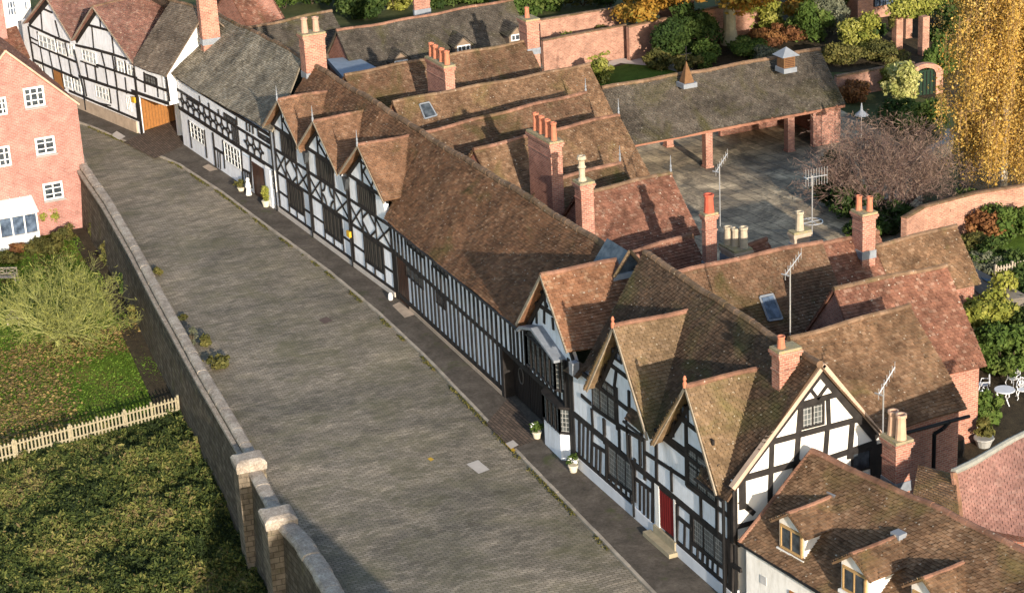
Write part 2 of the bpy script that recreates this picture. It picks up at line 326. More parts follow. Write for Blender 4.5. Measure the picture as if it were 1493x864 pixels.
def pxwin(parent, fr, c, TL, TR, BL, BR, v=0., **k):
    a, b, d, e = [fr.px(c(*p), v) for p in (TL, TR, BL, BR)]
    return window(parent, fr, (a[0]+d[0])/2, (b[0]+e[0])/2, (d[1]+e[1])/2, (a[1]+b[1])/2, **k)
def pxbars(m, fr, c, bars, w=.17, v=0.):
    k_ = .8 if fr is globals().get('f1') else 1.0
    for q in bars:
        ww = (q[4] if len(q) > 4 else w)*k_
        fr.bar(m, fr.px(c(q[0], q[1]), v), fr.px(c(q[2], q[3]), v), ww)
# ------------------------------------------------------------------ roofs
def sag(P): 
    return .035*(np.sin(P[:, 0]*.9+P[:, 1]*.5)+np.sin(P[:, 0]*.37-P[:, 1]*1.3+2)+.6*np.sin(P[:, 0]*2.1+1))
def tiles(m, Q, tw=.21, g=.155, cval=0.0):
    """one course-laid slope; Q = eave start, eave end, ridge end, ridge start (warped quads allowed)"""
    Q = [np.asarray(q, float) for q in Q]
    nrm = np.cross(Q[1]-Q[0], Q[3]-Q[0]); nrm /= np.linalg.norm(nrm)
    if nrm[2] < 0: nrm = -nrm
    def f(s, t):
        s = s[:, None]; t = t[:, None]
        P = Q[0]*(1-s)*(1-t)+Q[1]*s*(1-t)+Q[2]*s*t+Q[3]*(1-s)*t
        P = P - nrm*(cval*4*t*(1-t)); P[:, 2] += sag(P); return P
    Lu = (np.linalg.norm(Q[1]-Q[0])+np.linalg.norm(Q[2]-Q[3]))/2; Lv = (np.linalg.norm(Q[3]-Q[0])+np.linalg.norm(Q[2]-Q[1]))/2
    nu, nv = max(2, int(Lu/tw)), max(2, int(Lv/g))
    I, J = np.meshgrid(np.arange(nu+1), np.arange(nv)); I = I.ravel().astype(float); J = J.ravel().astype(float)
    off = (J % 2)*.5; s0 = (I-off)/nu + rng.normal(0, .0006, len(I)); s1 = (I+1-off-.09)/nu
    k = (s1 > 0.002) & (s0 < .998); s0, s1, J = np.clip(s0[k], 0, 1), np.clip(s1[k], 0, 1), J[k]; n = len(J)
    jt = rng.normal(0, .05, n)/nv; t0, t1 = np.clip(J/nv+jt, 0, 1), np.clip((J+1.12)/nv, 0, 1)
    h = .052+np.abs(rng.normal(0, .014, n)); sk = rng.normal(0, .006, n)
    bl, brr, tr, tl = f(s0, t0), f(s1, t0), f(s1, t1), f(s0, t1)
    top = [bl+nrm*(h+sk)[:, None], brr+nrm*(h-sk)[:, None], tr+nrm*.006, tl+nrm*.006]
    V = np.stack(top+[bl-nrm*.01, brr-nrm*.01], 1).reshape(-1, 3); b = (np.arange(n)*6)[:, None]
    F = np.concatenate([b+np.array([0, 1, 2, 3]), b+np.array([4, 5, 1, 0])], 0); rr = rng.random(n)
    cross = np.cross(top[1]-top[0], top[3]-top[0])@nrm
    if cross.mean() < 0: F = F[:, ::-1]
    m.bulk(V, F, np.concatenate([rr, rr]))
    # the battened deck below the tiles
    a, c = 8, 4; s, t = np.meshgrid(np.linspace(0, 1, a+1), np.linspace(0, 1, c+1)); P = f(s.ravel(), t.ravel())
    n1 = (a+1)*(c+1); V = np.vstack([P-nrm*.008, P-nrm*.09]); F = []
    for j in range(c):
        for i in range(a):
            q = j*(a+1)+i; F += [(q, q+1, q+a+2, q+a+1), (q+n1, q+a+1+n1, q+a+2+n1, q+1+n1)]
    ed = [j for j in range(a+1)]+[(a+1)*j+a for j in range(1, c+1)]+[(a+1)*c+i for i in range(a-1, -1, -1)]+[(a+1)*j for j in range(c-1, 0, -1)]
    for x, y in zip(ed, ed[1:]+ed[:1]): F.append((x, x+n1, y+n1, y))
    m.add(V, F, .3)
def ridge(m, pts, r=.13, seg=.42):
    for p, q in zip(pts, pts[1:]):
        p, q = np.array(p, float), np.array(q, float); n = max(1, int(np.linalg.norm(q-p)/seg))
        for i in range(n):
            a, b = p+(q-p)*i/n, p+(q-p)*(i+1)/n; a = a+Zw*(float(sag(a[None])[0])); b = b+Zw*(float(sag(b[None])[0]))
            m.tube(a-Zw*.03, b-Zw*.03+(b-a)*.06, r*random.uniform(.95, 1.05), r*random.uniform(1.0, 1.12), 8)
def roof(parent, quads, ridges=(), tm=None, rm=None, rr=.13, label=None, **k):
    m = M()
    for q in quads: tiles(m, q, **k)
    o = link('roof', m, tm, parent, label=label)
    if ridges:
        m = M()
        for r in ridges: ridge(m, r, rr)
        link('ridge_tiles', m, rm or RIDGE, o)
    return o
def chimney(parent, et, eb, zb, lt, rt, pots=(), bm=None, pm=None, potm=None, down=3.0, cap=None, capm=None, ph=.75, pr=.15, flash=True, bands=2, pstyle='plain'):
    """et/eb: sight points on the near vertical edge, top and foot; zb height of the foot; lt/rt: top sight points of the two other seen edges"""
    b = G(*eb, zb); x, y = b[0], b[1]; d = ray(et); t = math.hypot(x, y)/math.hypot(d[0], d[1]); z = H+d[2]*t
    wx = abs(FY(*lt, y)[0]-x); wy = abs(XP(*rt, x)[1]-y)
    wx, wy = min(max(wx, .35), 3), min(max(wy, .35), 3.2)
    c = M(); x0, x1, y0, y1 = x-wx, x, y, y+wy
    def ring(e, za, zb_): return c.box(((x0+x1)/2, (y0+y1)/2, za), (wx+2*e, wy+2*e, zb_-za))
    ring(-.06, zb-down, z-.36)
    if bands > 1: ring(-.02, z-.95, z-.88)
    ring(0.0, z-.36, z-.24); ring(.045, z-.24, z-.12)
    o = link('chimney', c, bm or B_or, parent)
    cp = M(); cp.box(((x0+x1)/2, (y0+y1)/2, z-.12), (wx+.02, wy+.02, .12)); link('chimney_cap', cp, capm or MOSSCAP, o)
    for (fx, fy, *q) in pots:
        p = M(); r = pr; h = q[0] if q else ph
        if pstyle == 'plain': prof = [(r*1.15, 0), (r*1.1, .1), (r*.9, h*.85), (r*1.12, h*.88), (r*1.12, h), (r*.75, h), (r*.7, h-.1)]
        else: prof = [(r*1.2, 0), (r*1.2, .1), (r*.8, .2), (r*.85, h*.5), (r*1.2, h*.55), (r*.85, h*.62), (r*.8, h*.8), (r*1.3, h*.88), (r*1.1, h), (r*.6, h), (r*.5, h-.1)]
        p.lathe((x0+wx*fx, y0+wy*fy, z-.01), prof, 10); link('chimney_pot', p, q[1] if len(q) > 1 else (potm or TERRA), o)
    if flash:
        fl = M(); fl.box(((x0+x1)/2, (y0+y1)/2, zb-.35), (wx-.04, wy-.04, .42)); link('flashing', fl, LEAD, o)
    return o, (x, y, z, wx, wy)
MOSSCAP = ground_mat('mossy cap', [(.3, (.16,.14,.09)), (.5, (.30,.26,.17)), (.7, (.34,.29,.10))], 2.5)
def finial(parent, p, h=.9, r=.07, m_=None):
    m = M(); m.lathe(p, [(r, -.1), (r*1.1, .1), (r*.6, .18), (r, .28), (r*.5, .4), (.012, h)], 8); return link('finial', m, m_ or FIN, parent)
FIN = flat('grey lead finial', (.22,.24,.27), .6, .1, 4)
def gable_block(parent, A, B, hl, hr, ez, wm, tm, rm=None, oh=.3, ev=.3, walls=True, zbot=0., slopes=(1, 1), wallend=(0, .25), rr=.13, **k):
    """range with ridge A->B; hl/hr half widths to eave on the left and right of the ridge direction"""
    A, B = np.array(A, float), np.array(B, float); d = B-A; d[2] = 0; L = np.linalg.norm(d); d /= L; rt = np.array([d[1], -d[0], 0.])
    def pt(s, w, z): q = A+d*s+rt*w; q[2] = z; return q
    hz = A[2]; hz2 = B[2]; qs = []
    if slopes[1]: qs.append([pt(0, hr, ez), pt(L, hr, ez), B, A])
    if slopes[0]: qs.append([pt(L, -hl, ez), pt(0, -hl, ez), A, B])
    ro = roof(parent, qs, [[A, B]], tm, rm, rr, **k)
    if walls:
        kr = (hr-ev)/hr; kl = (hl-ev)/hl; w = M(); a0, a1 = wallend
        ring = [pt(a0, -hl*kl, zbot), pt(a0, hr*kr, zbot), pt(a0, hr*kr, ez+(hz-ez)*(1-kr)-.2), pt(a0, 0, hz-.2), pt(a0, -hl*kl, ez+(hz-ez)*(1-kl)-.2)]
        w.prism(ring, d*(L-a0-a1)); link('wall', w, wm, parent)
    return ro
def tri_gable_wall(fr, m, pts, v0=-.3, v1=0.): fr.poly(m, pts, v0, v1)
def barge(parent, fr, m_, pts, w=.22, v=.3, t=.06, side=None):
    m = M()
    for a, b in zip(pts, pts[1:]):
        a, b = np.array(a), np.array(b); d = (b-a)/np.hypot(*(b-a)); n = np.array([-d[1], d[0]])
        if n[1] > 0: n = -n
        fr.poly(m, [tuple(a), tuple(b), tuple(b+n*w), tuple(a+n*w)], v-t, v)
    return link('bargeboard', m, m_, parent)
def pipe(parent, pts, r=.055, m_=None, name='downpipe'):
    m = M()
    for a, b in zip(pts, pts[1:]): m.tube(a, b, r, n=8)
    return link(name, m, m_ or BLACK, parent)
# ================================================================== THE GROUND
m = M()                                                    # town side: one broad sheet
m.add([(-900, 29.9, -.02), (-134, 29.9, -.02), (-124, 28.9, -.02), (-107, 27.0, -.02), (-95, 25.8, -.02), (-84, 24.9, -.02), (-60, 22.6, -.02), (-20, 20.0, -.02), (600, 20, -.02), (600, 1500, -.02), (-900, 1500, -.02)], [tuple(range(11))])
struct('ground', m, YARD0)
m = M(); X = np.linspace(-200, 0, 101); Y = np.linspace(-60, 31, 60)   # garden side, lower than the street
gx, gy = np.meshgrid(X, Y)
def garden_z(x, y):
    base = -3.4 - 1.6*np.clip((x+101)/25, 0, 1)
    return base + .06*np.sin(x*.8)*np.cos(y*.7)
V = np.stack([gx, gy, garden_z(gx, gy)], -1).reshape(-1, 3); nx = len(X)
m.add(V, [(j*nx+i, j*nx+i+1, (j+1)*nx+i+1, (j+1)*nx+i) for j in range(len(Y)-1) for i in range(nx-1)])
struct('garden_ground', m, LAWN_M, True)
m = M(); m.add([(-900, -900, -5.6), (900, -900, -5.6), (900, 31, -5.6), (-900, 31, -5.6)], [(0, 1, 2, 3)]); struct('lower_ground', m, LAWN)
KERB = [(-175, 22.5), (-160, 27.8), (-146.3, 32.47), (-133.6, 35.3), (-126, 35.95), (-118.9, 36.24), (-108.5, 36.75), (-101, 36.8), (-93.7, 36.6), (-81.8, 35.87), (-70.2, 35.2), (-62, 34.7), (-40, 33)]
WALLIN = [(-140, 30.3), (-134.96, 29.3), (-125.85, 28.8), (-107.9, 26.95), (-95.7, 25.75), (-85.2, 24.85)]
m = M(); P = [(x, y-.02, 0.) for x, y in KERB] + [(-40, 18, 0.), (-62, 22, 0), (-80, 24, 0.), (-95, 25, 0.), (-120, 27.6, 0.), (-134.1, 29.3, 0), (-150, 25, 0), (-175, 15, 0)]
m.add(P, [tuple(range(len(P)))][::-1]); struct('road', m, SETTS)
m = M()
for (a, b) in zip(KERB, KERB[1:]):
    n = max(1, int(math.hypot(b[0]-a[0], b[1]-a[1])/.9))
    for i in range(n):
        p = np.array(a)+(np.array(b)-a)*i/n; q = np.array(a)+(np.array(b)-a)*(i+.985)/n; d = (q-p)/np.linalg.norm(q-p); nn = np.array([-d[1], d[0]])*.16
        z = .1+random.uniform(-.006, .006)
        m.hexa([(*p, -.05), (*q, -.05), (*(q+nn), -.05), (*(p+nn), -.05), (*p, z), (*q, z), (*(q+nn), z), (*(p+nn), z)])
struct('kerb', m, flat('kerb stone', (.36,.31,.25), .9, .35, 1.5))
m = M()
P = [(x, y+.15, .1) for x, y in KERB] + [(-40, 38, .1), (-63.5, 38.5, .1), (-80, 39.5, .1), (-103, 40, .1), (-120.5, 39, .1), (-138, 38.5, .1), (-142.5, 36, .1), (-152, 34, .1), (-175, 28, .1)]
m.add(P, [tuple(range(len(P)))]); struct('pavement', m, ASPHALT)
def patch(name, pix, z, mt, kind='structure'):
    m = M(); P = [G(px, py, z) for px, py in pix]
    m.add(P, [tuple(range(len(P)))]); n = np.cross(P[1]-P[0], P[2]-P[0])
    if n[2] < 0: m.f = [m.f[0][::-1]]
    return struct(name, m, mt)
patch('passage_paving', [(180, 207), (205, 196), (237, 181), (262, 172), (268, 212), (226, 231)], .106, BRICKPAVE)
patch('gate_paving', [(709, 617), (742, 578), (792, 636), (768, 646), (747, 655)], .106, BRICKPAVE)
patch('paving_slab', [(162, 197), (170, 191), (183, 199), (174, 204)], .108, PLINTH)
patch('door_slab', [(572, 445), (582, 440), (606, 458), (590, 463)], .108, STONE)
patch('door_slab', [(295, 243), (304, 239), (318, 247), (306, 250)], .108, STONE)
patch('drain_cover', [(680, 676), (697, 670), (714, 684), (698, 690)], .006, PLINTH)
patch('drain_cover', [(737, 646), (748, 641), (756, 648), (745, 654)], .118, PLINTH)
patch('courtyard', [(880, 170), (1226, 160), (1300, 200), (1345, 235), (1345, 330), (1200, 400), (1000, 420), (900, 400)], .004, FLAGS)
patch('side_yard', [(1360, 560), (1493, 520), (1650, 600), (1600, 720), (1400, 760)], .006, EARTH)
patch('paint_mark', [(623, 668), (628, 666), (633, 669), (628, 672)], .006, YELLOWP); patch('paint_mark', [(736, 646), (740, 645), (752, 656), (748, 658)], .112, YELLOWP)
patch('iron_cover', [(464, 466), (476, 461), (485, 467), (473, 472)], .006, flat('rusty iron cover', (.12,.085,.07)))
# ================================================================== RIVER-SIDE STREET WALL
wt = thing('stone_wall', (-110, 27, -3.4), 'long rubble stone parapet wall with pale rounded coping dividing the street from the gardens', 'wall')
W_ = [(-137, 29.5), (-134.1, 29.05), (-125.85, 28.5), (-116, 27.55), (-107.9, 26.65), (-95.68, 25.4), (-84.6, 24.4)]
mw, mc, ml = M(), M(), M()
def offs(pts, d):
    out = []
    for i, p in enumerate(pts):
        a = np.array(pts[max(0, i-1)]); b = np.array(pts[min(len(pts)-1, i+1)]); t = (b-a)/np.linalg.norm(b-a); out.append(np.array(p)+np.array([t[1], -t[0]])*d)
    return out
def strip(m, pts, o0, o1, z0, z1, o0b=None):
    a0, a1 = offs(pts, o0), offs(pts, o1); b0 = offs(pts, o0b if o0b is not None else o0)
    for i in range(len(pts)-1):
        m.hexa([(*b0[i], z0), (*b0[i+1], z0), (*a1[i+1], z0), (*a1[i], z0), (*a0[i], z1), (*a0[i+1], z1), (*a1[i+1], z1), (*a1[i], z1)])
m = M(); strip(m, [(-134, 28.9), (-125, 28.3), (-116, 27.4), (-107.9, 26.5), (-101.4, 25.75)], 1.5, .2, -3.9, -3.32); struct('earth_strip', m, EARTH)
strip(mw, W_, .22, -.22, -5.5, .86, .75); link('wall_body', mw, RUBBLE, wt)
strip(ml, W_, .46, .2, .52, .68); link('ledge', ml, COPING, wt)
def coping(m, pts, r=.3, z=.86, h=.22, seg=.85, jag=.012):
    for a, b in zip(pts, pts[1:]):
        n = max(1, int(math.hypot(b[0]-a[0], b[1]-a[1])/seg))
        for i in range(n):
            p = np.array(a)+(np.array(b)-a)*i/n; q = np.array(a)+(np.array(b)-a)*(i+.992)/n; d = (q-p)/np.linalg.norm(q-p); nn = np.array([d[1], -d[0]])
            prof = [(-r, 0), (-r, h*.45), (-r*.7, h*.85), (0, h), (r*.7, h*.85), (r, h*.45), (r, 0)]; dz = random.uniform(-jag, jag); do = random.uniform(-jag, jag)
            V = [(*(e+nn*(x+do)), z+dz+zz) for e in (p, q) for x, zz in prof]; k = len(prof)
            m.add(V, [tuple(range(k))[::-1], tuple(range(k, 2*k))]+[(j, (j+1) % k, k+(j+1) % k, k+j) for j in range(k)])
coping(mc, W_, .27); link('coping', mc, COPING, wt)
def pier(x0, x1, y0, y1, zt, lab, rot=0.):
    t = thing('stone_pier', ((x0+x1)/2, (y0+y1)/2, -5.5), lab, 'pier', 'stone piers of the street wall')
    m = M(); c = ((x0+x1)/2, (y0+y1)/2)
    def bx(e, z0, z1): m.box((c[0], c[1], z0), (x1-x0+2*e, y1-y0+2*e, z1-z0), rot)
    bx(0, -5.5, zt-.5); bx(-.03, zt-.5, zt-.3); link('shaft', m, PIERST, t)
    m = M(); e = .12; P = []
    w_, d_ = (x1-x0)/2, (y1-y0)/2
    for z, ee in ((zt-.32, .04), (zt, .07), (zt+.12, -.02), (zt+.2, -.22)):
        for sx, sy in ((-1, -1), (1, -1), (1, 1), (-1, 1)):
            a, b = sx*(w_+ee), sy*(d_+ee); P.append((c[0]+a*math.cos(rot)-b*math.sin(rot)+random.uniform(-.03, .03), c[1]+a*math.sin(rot)+b*math.cos(rot), z+random.uniform(-.02, .02)))
    F = [(3, 2, 1, 0), (12, 13, 14, 15)]+[(4*k+i, 4*k+(i+1) % 4, 4*k+4+(i+1) % 4, 4*k+4+i) for k in range(3) for i in range(4)]
    m.add(P, F); link('cap', m, COPING, t); return t
p1 = G(352, 690, .9); p2 = G(398, 770, .9)
pier(-84.95, -83.75, 23.42, 24.72, 1.1, 'square stone pier with sunlit cap where the long coping ends', rad(-6))
pier(-79.0, -77.7, 22.75, 24.05, 1.12, 'square stone pier with broken mossy cap at the edge of the shadow on the road', rad(-6))
t = thing('stone_wall', (-82, 24, -5), 'short length of coped stone wall between the two square piers', 'wall')
m = M(); q = [(-84.0, 24.2), (-78.8, 23.65)]; strip(m, q, .22, -.22, -5.5, .55, .5); link('wall_body', m, RUBBLE, t); m = M(); coping(m, q, .33, .55); link('coping', m, COPING, t)
t = thing('stone_wall', (-74, 23.5, -5), 'curving worn stone wall with rounded coping running off the bottom edge past the second pier', 'wall')
m = M(); q = [(-77.9, 23.6), (-76, 23.65), (-73, 23.45), (-70, 23.1), (-66, 22.3)]; strip(m, q, .25, -.25, -5.5, .7, .5); link('wall_body', m, RUBBLE, t); m = M(); coping(m, q, .42, .7, .32, .7, .03); link('coping', m, COPING, t)
# ================================================================== HOUSE WITH THREE STREET GABLES AND THE LONG ROOF
h3 = thing('timber_house', (-102, 38.5, 0), 'timber house with three finialled street gables and one very long brown tiled roof', 'house')
f3 = Fr((-120.7, 37.95), (-102.3, 38.6)); f3b = Fr((-102.3, 38.6), (-85.7, 38.0))
R0, Rm, R2 = FY(456, 92, 41.6), FY(624, 198, 41.6), FY(905, 371, 41.6)
e1 = f3b.P(-.25, 4.62, .3); e2 = f3b.P(*f3b.px((755, 478), .3), .3)
bk = lambda p, s=0: np.array([p[0]+s, 45.4, 4.7])
roof(h3, [[f3.P(-.4, 5.35, -.45), f3.P(18.4, 5.3, -.45), Rm, R0], [e1, e2, R2, Rm], [bk(Rm), bk(R0), R0, Rm], [bk(R2), bk(Rm), Rm, R2]], [[R0, Rm, R2]], T_main, RIDGE_D, .17)
ap = [f3.px((405, 145), .35), f3.px((457, 175), .35), f3.px((522, 211), .35)]
bw = M(); pl = M()
f3.rect(pl, 0, 18.45, .1, .36, -.3, .12); link('plinth', pl, PLINTH, h3)
pts = [(0, .3), (18.4, .3), (17.9, 4.4), (ap[2][0]+1.5, ap[2][1]-1.6), (ap[2][0], ap[2][1]-.45), (ap[2][0]-2.9, ap[2][1]-2.75), (ap[1][0]+2.9, ap[1][1]-2.75), (ap[1][0], ap[1][1]-.45), (ap[1][0]-2.8, ap[1][1]-2.75), (ap[0][0]+2.8, ap[0][1]-2.75), (ap[0][0], ap[0][1]-.45), (0, ap[0][1]-2.9)]
f3.poly(bw, pts, -.3, 0.); f3b.rect(bw, 0, 16.6-1.1, .25, 4.75, -.3, 0.); f3b.rect(bw, 16.6-1.1, 16.6, 2.72, 4.75, -.3, 0.); 
endw = Fr((-120.7, 37.95), (-121.2, 45)); 
bw.prism([(-120.75, 38.2, 0), (-120.75, 45.1, 0), (-120.75, 45.1, 4.6), (-120.75, 41.6, 8.5), (-120.75, 38.2, 4.9)], (.25, 0, 0))
link('wall', bw, PLASTER_B, h3)
tm = M(); bays = [(.75, 5.55), (6.4, 6.05), (12.6, 5.75)]
for k, (b0, W) in enumerate(bays):
    f = f3; B = lambda a, z, c, z2, w=.13: f.bar(tm, (b0+a*W, z), (b0+c*W, z2), w*.85)
    for z in (.42, 2.72, 4.2): B(-.02, z, 1.0, z+.03, .2)
    B(0, .4, 0, 5.6, .2); B(1, .4, 1, 5.0, .2)
    B(0, 1.48, .3, 1.48, .14); B(.77, 1.5, 1, 1.5, .14); B(.3, .45, .3, 2.7); B(.77, .45, .77, 2.7); B(.53, .45, .53, 1.0, .12); B(.3, 1.0, .77, 1.02, .12)
    B(.3, 2.75, .3, 4.2); B(.63, 2.75, .63, 4.2)
    B(0, 2.75, .3, 4.15, .12); B(0, 3.9, .3, 2.8, .12) if k else B(0, 4.15, .3, 2.8, .12)
    B(.63, 4.15, 1, 2.8, .12); B(.65, 2.8, 1, 4.15, .12)
    cx_, cz = b0+.465*W, 3.46
    if k == 1:
        for a0, c in ((0, (cx_-.95, cz-.72)), (90, (cx_+.95, cz-.72)), (180, (cx_+.95, cz+.72)), (270, (cx_-.95, cz+.72))): f.arc(tm, c, .62, a0, a0+90, .13)
    else:
        for s1 in (-1, 1):
            for s2 in (-1, 1): f.bar(tm, (cx_+s1*.95, cz+s2*.1), (cx_+s1*.1, cz+s2*.68), .12)
    B(.23, 4.25, .23, 5.65); B(.66, 4.25, .66, 5.5)
    a_ = ap[k]; gx0, gx1 = a_[0]-2.9, a_[0]+2.9
    f.bar(tm, (gx0+.5, 5.72), (gx1-.3, 5.72), .2); f.bar(tm, (gx0+.1, a_[1]-2.65), (a_[0], a_[1]-.5), .2); f.bar(tm, (gx1-.1, a_[1]-2.65), (a_[0], a_[1]-.5), .2)
    f.bar(tm, (a_[0]-.8, 7.0), (a_[0]+.8, 7.0), .13); f.bar(tm, (a_[0]-.55, 5.8), (a_[0]-.55, 7.1), .13); f.bar(tm, (a_[0]-.5, 6.4), (a_[0]+.3, 7.05), .11); f.bar(tm, (a_[0]-.5, 6.6), (a_[0]+.9, 5.8), .11); f.bar(tm, (a_[0]+.6, 5.8), (a_[0]+1.1, 6.4), .11)
    window(h3, f, b0+.30*W, b0+.77*W, 1.06, 2.62, 5, 1, TIMBER, OGLASS, .09)
    window(h3, f, b0+.23*W, b0+.66*W, 4.3, 5.6, 4, 1, TIMBER, OGLASS, .07)
    A = f.P(a_[0], a_[1], .4); Bk = np.array([A[0]-.15, 41.5, A[2]-.05])
    gable_block(h3, A, Bk, 3.2, 3.2, A[2]-2.42, None, T_orange, RIDGE, walls=False, rr=.12)
    barge(h3, f, BOARD, [(a_[0]-3.2, A[2]-2.5), (a_[0], a_[1]-.02), (a_[0]+3.2, A[2]-2.5)], .11, .42)
    finial(h3, A+Zw*.02, .85, .06)
    xh = b0+W+.1
    if k < 2: pipe(h3, [f.P(xh, 5.5, .14), f.P(xh, .1, .14)], .06)
    mh = M(); mh.prism([f.P(xh-.3, 5.5, .02), f.P(xh+.3, 5.5, .02), f.P(xh, 4.7, .02)], f.o*.25); 
    if k < 2: link('hopper', mh, LEAD_D, h3)
pipe(h3, [f3.P(.45, 5.4, .16), f3.P(.5, .1, .16)], .06)
# close-studded half below the long eave
f = f3b; L_ = 16.6
f.bar(tm, (0, .42), (L_-1.2, .42), .26); f.bar(tm, (1.1, .42), (1.1, .43), .1)
f.bar(tm, (-.1, 2.85), (L_, 2.72), .2); f.bar(tm, (-.1, 4.5), (L_, 4.5), .2)
blk = [(2.5, 5.2, 3.95, 4.5, 'u'), (6.3, 8.6, 3.95, 4.5, 'u'), (2.1, 4.7, 2.05, 2.75, 'l'), (6.6, 7.9, 2.0, 2.7, 'l')]
sx = np.arange(-.1, L_, .58)
for i, x in enumerate(sx):
    top = 4.5; hid = [b for b in blk if b[4] == 'u' and b[0]-.1 < x < b[1]+.1]
    f.bar(tm, (x, 2.8), (x+random.uniform(-.03, .03), hid[0][2] if hid else top), .17)
    if 2.4 < x < L_-1.2:
        hid = [b for b in blk if b[4] == 'l' and b[0]-.1 < x < b[1]+.1]; f.bar(tm, (x+random.uniform(-.03, .03), .45), (x, hid[0][2] if hid else 2.8), .17)
for b in blk: window(h3, f, b[0], b[1], b[2], b[3], 4, 1, TIMBER, GLASS, .1)
f.bar(tm, (.35, .1), (.35, 2.8), .5); link('timber_frame', tm, TIMBER, h3)
dm = M(); f.rect(dm, .65, 2.2, .1, 2.7, -.1, .02)
d = link('door', dm, BROWN, h3); dm = M(); [f.rect(dm, .78+i*.27, .8+i*.27, .2, 2.55, .02, .03) for i in range(6)]; link('door_board', dm, BLACK, d)
pl = M(); pc = f.P(.3, .1, .45); pl.lathe(pc, [(.11, 0), (.14, .08), (.12, .32), (.06, .42)], 10); tag(link('bollard', pl, WHITE), 'small white painted guard stone beside the brown door of the long house', 'bollard')
gu = M(); gu.tube(e1+f.o*.05-Zw*.05, e2+f.o*.05-Zw*.05, .06); link('gutter', gu, BLACK, h3)
st = M(); f.rect(st, 2.3, L_-1.2, .05, .3, -.2, .09); link('stone_footing', st, STONE, h3)
al = M(); f3.rect(al, 12.35, 12.75, 1.95, 2.3, .15, .3); link('alarm_box', al, YELLOWP, h3)
gp = M(); f.rect(gp, L_-1.2, L_-.85, .05, 2.7, -.45, .09); link('gate_post', gp, TIMBER, h3)
tri = M(); vt, vl, vr = FY(907, 366, 41.2), FY(890, 383, 41.2), FY(915, 376, 41.2); vl[2] = vr[2] = (vl[2]+vr[2])/2
xv = vt[0]+.15; yv = 41.5; zv = vt[2]-.1
tri.prism([(xv, yv-.75, zv-.95), (xv, yv+.75, zv-.95), (xv, yv, zv+.05)], (-2.2, 0, 0)); gvt = link('gable_vent', tri, GLASS, h3)
tri = M(); tri.prism([(xv+.03, yv-.9, zv-1.15), (xv+.03, yv+.9, zv-1.15), (xv+.03, yv+.8, zv-.88), (xv+.03, yv-.8, zv-.88)], (.1, 0, 0)); link('flashing', tri, LEAD, gvt)
tri = M(); tri.tube((xv+.05, yv-.85, zv-1.0), (xv+.05, yv, zv+.12), .09); tri.tube((xv+.05, yv+.85, zv-1.0), (xv+.05, yv, zv+.12), .09); link('verge', tri, RIDGE_D, gvt)
chimney(h3, (440.8, 51.4), (446.4, 109.7), 8.15, (433, 47), (474, 41), [(.5, .22, .95), (.5, .72, .9)], potm=flat('pinkish clay pot', (.42,.27,.20), .8, .2), pm=None, pr=.2)
# ================================================================== CROSS-GABLED HOUSE OVER THE GATEWAY
h4 = thing('timber_house', (-82, 38, 0), 'narrow gabled timber house with lead hooded oriel above a white canted bay', 'house')
f4 = Fr((-85.7, 38.0), (-78.2, 37.6)); a4 = f4.px((789, 400), .4); f4b = Fr(tuple(f4.P(0, 0, -.45)[:2]), tuple(f4.P(f4.L, 0, -.45)[:2]))
A = f4.P(a4[0], a4[1], .45); Bk = np.array([A[0]-.1, 42.3, A[2]-.1]); lf = f4.px((752.6, 464), .4); rf = f4.px((828, 510), .4)
roof(h4, [[f4.P(rf[0]-.05, rf[1]-.1, .45), np.array([A[0]+2.9, 42.3, 5.7]), Bk, A], [np.array([A[0]-3.7, 42.3, 5.0]), f4.P(lf[0], lf[1]-.3, .45), A, Bk]], [[A, Bk]], T_org2, RIDGE, label='steep red brown tiled gable roof')
pts = [(0, 2.6), (7.4, 2.6), (7.4, 4.7), (rf[0]-.3, 4.9), (a4[0], a4[1]-.5), (lf[0]+.5, 4.8), (0, 4.4)]
w = M(); f4.poly(w, pts, -.3, 0); f4.rect(w, 3.5, 7.4, .1, 2.6, -.7, -.4); link('wall', w, PLASTER_B, h4)
for i, (a, b) in enumerate(((-.85, 1.28), (1.34, 3.5))):   # the tall double gates in the gateway
    gp = M(); f4b.rect(gp, a, b, .12, 2.66, -.1, -.0); go = link('gate', gp, BLACK, h4)
    gp = M(); [f4b.rect(gp, a+j*.21+.02, a+j*.21+.18, .2, 2.5, 0, .03) for j in range(10)]; link('board', gp, flat('sooty oak', (.02,.015,.013)), go)
    if i == 0: gp = M(); [gp.tube(f4b.P(.25+.3*math.cos(q), 1.6+.42*math.sin(q), .06), f4b.P(.25+.3*math.cos(q+.63), 1.6+.42*math.sin(q+.63), .06), .03, n=5) for q in np.arange(0, 6.2, .628)]; link('iron_ring', gp, flat('worn iron', (.09,.085,.08), .5), go)
D = cr(740, 440, 3.325); Q3 = cr(660, 350, 4.32); tm = M(); f = f4
f.bar(tm, (0, 2.7), (7.4, 2.7), .24); f.bar(tm, (0, 4.4), (1.0, 4.4), .15); f.bar(tm, (2.3, 2.8), (2.3, 5.0), .2); f.bar(tm, (7.0, 2.8), (7.0, 5.0), .16); f.bar(tm, (7.3, .2), (7.3, 5.2), .25)
for x in (.15, .6, 1.1, 1.6, 2.0): f.bar(tm, (x, 2.8), (x, 4.4+x*.2), .17)
for x in np.arange(2.6, 6.9, .5): f.bar(tm, (x, 2.8), (x, 3.35), .17)
pxbars(tm, f4, Q3, [(520, 390, 655, 480, .2), (530, 400, 532, 520), (580, 450, 580, 520), (632, 490, 638, 560), (550, 300, 600, 420, .14), (580, 310, 590, 430, .14)])
f.bar(tm, (lf[0]+.5, 5.1), (a4[0], a4[1]-.6), .22); f.bar(tm, (rf[0]-.4, 5.35), (a4[0], a4[1]-.6), .22)
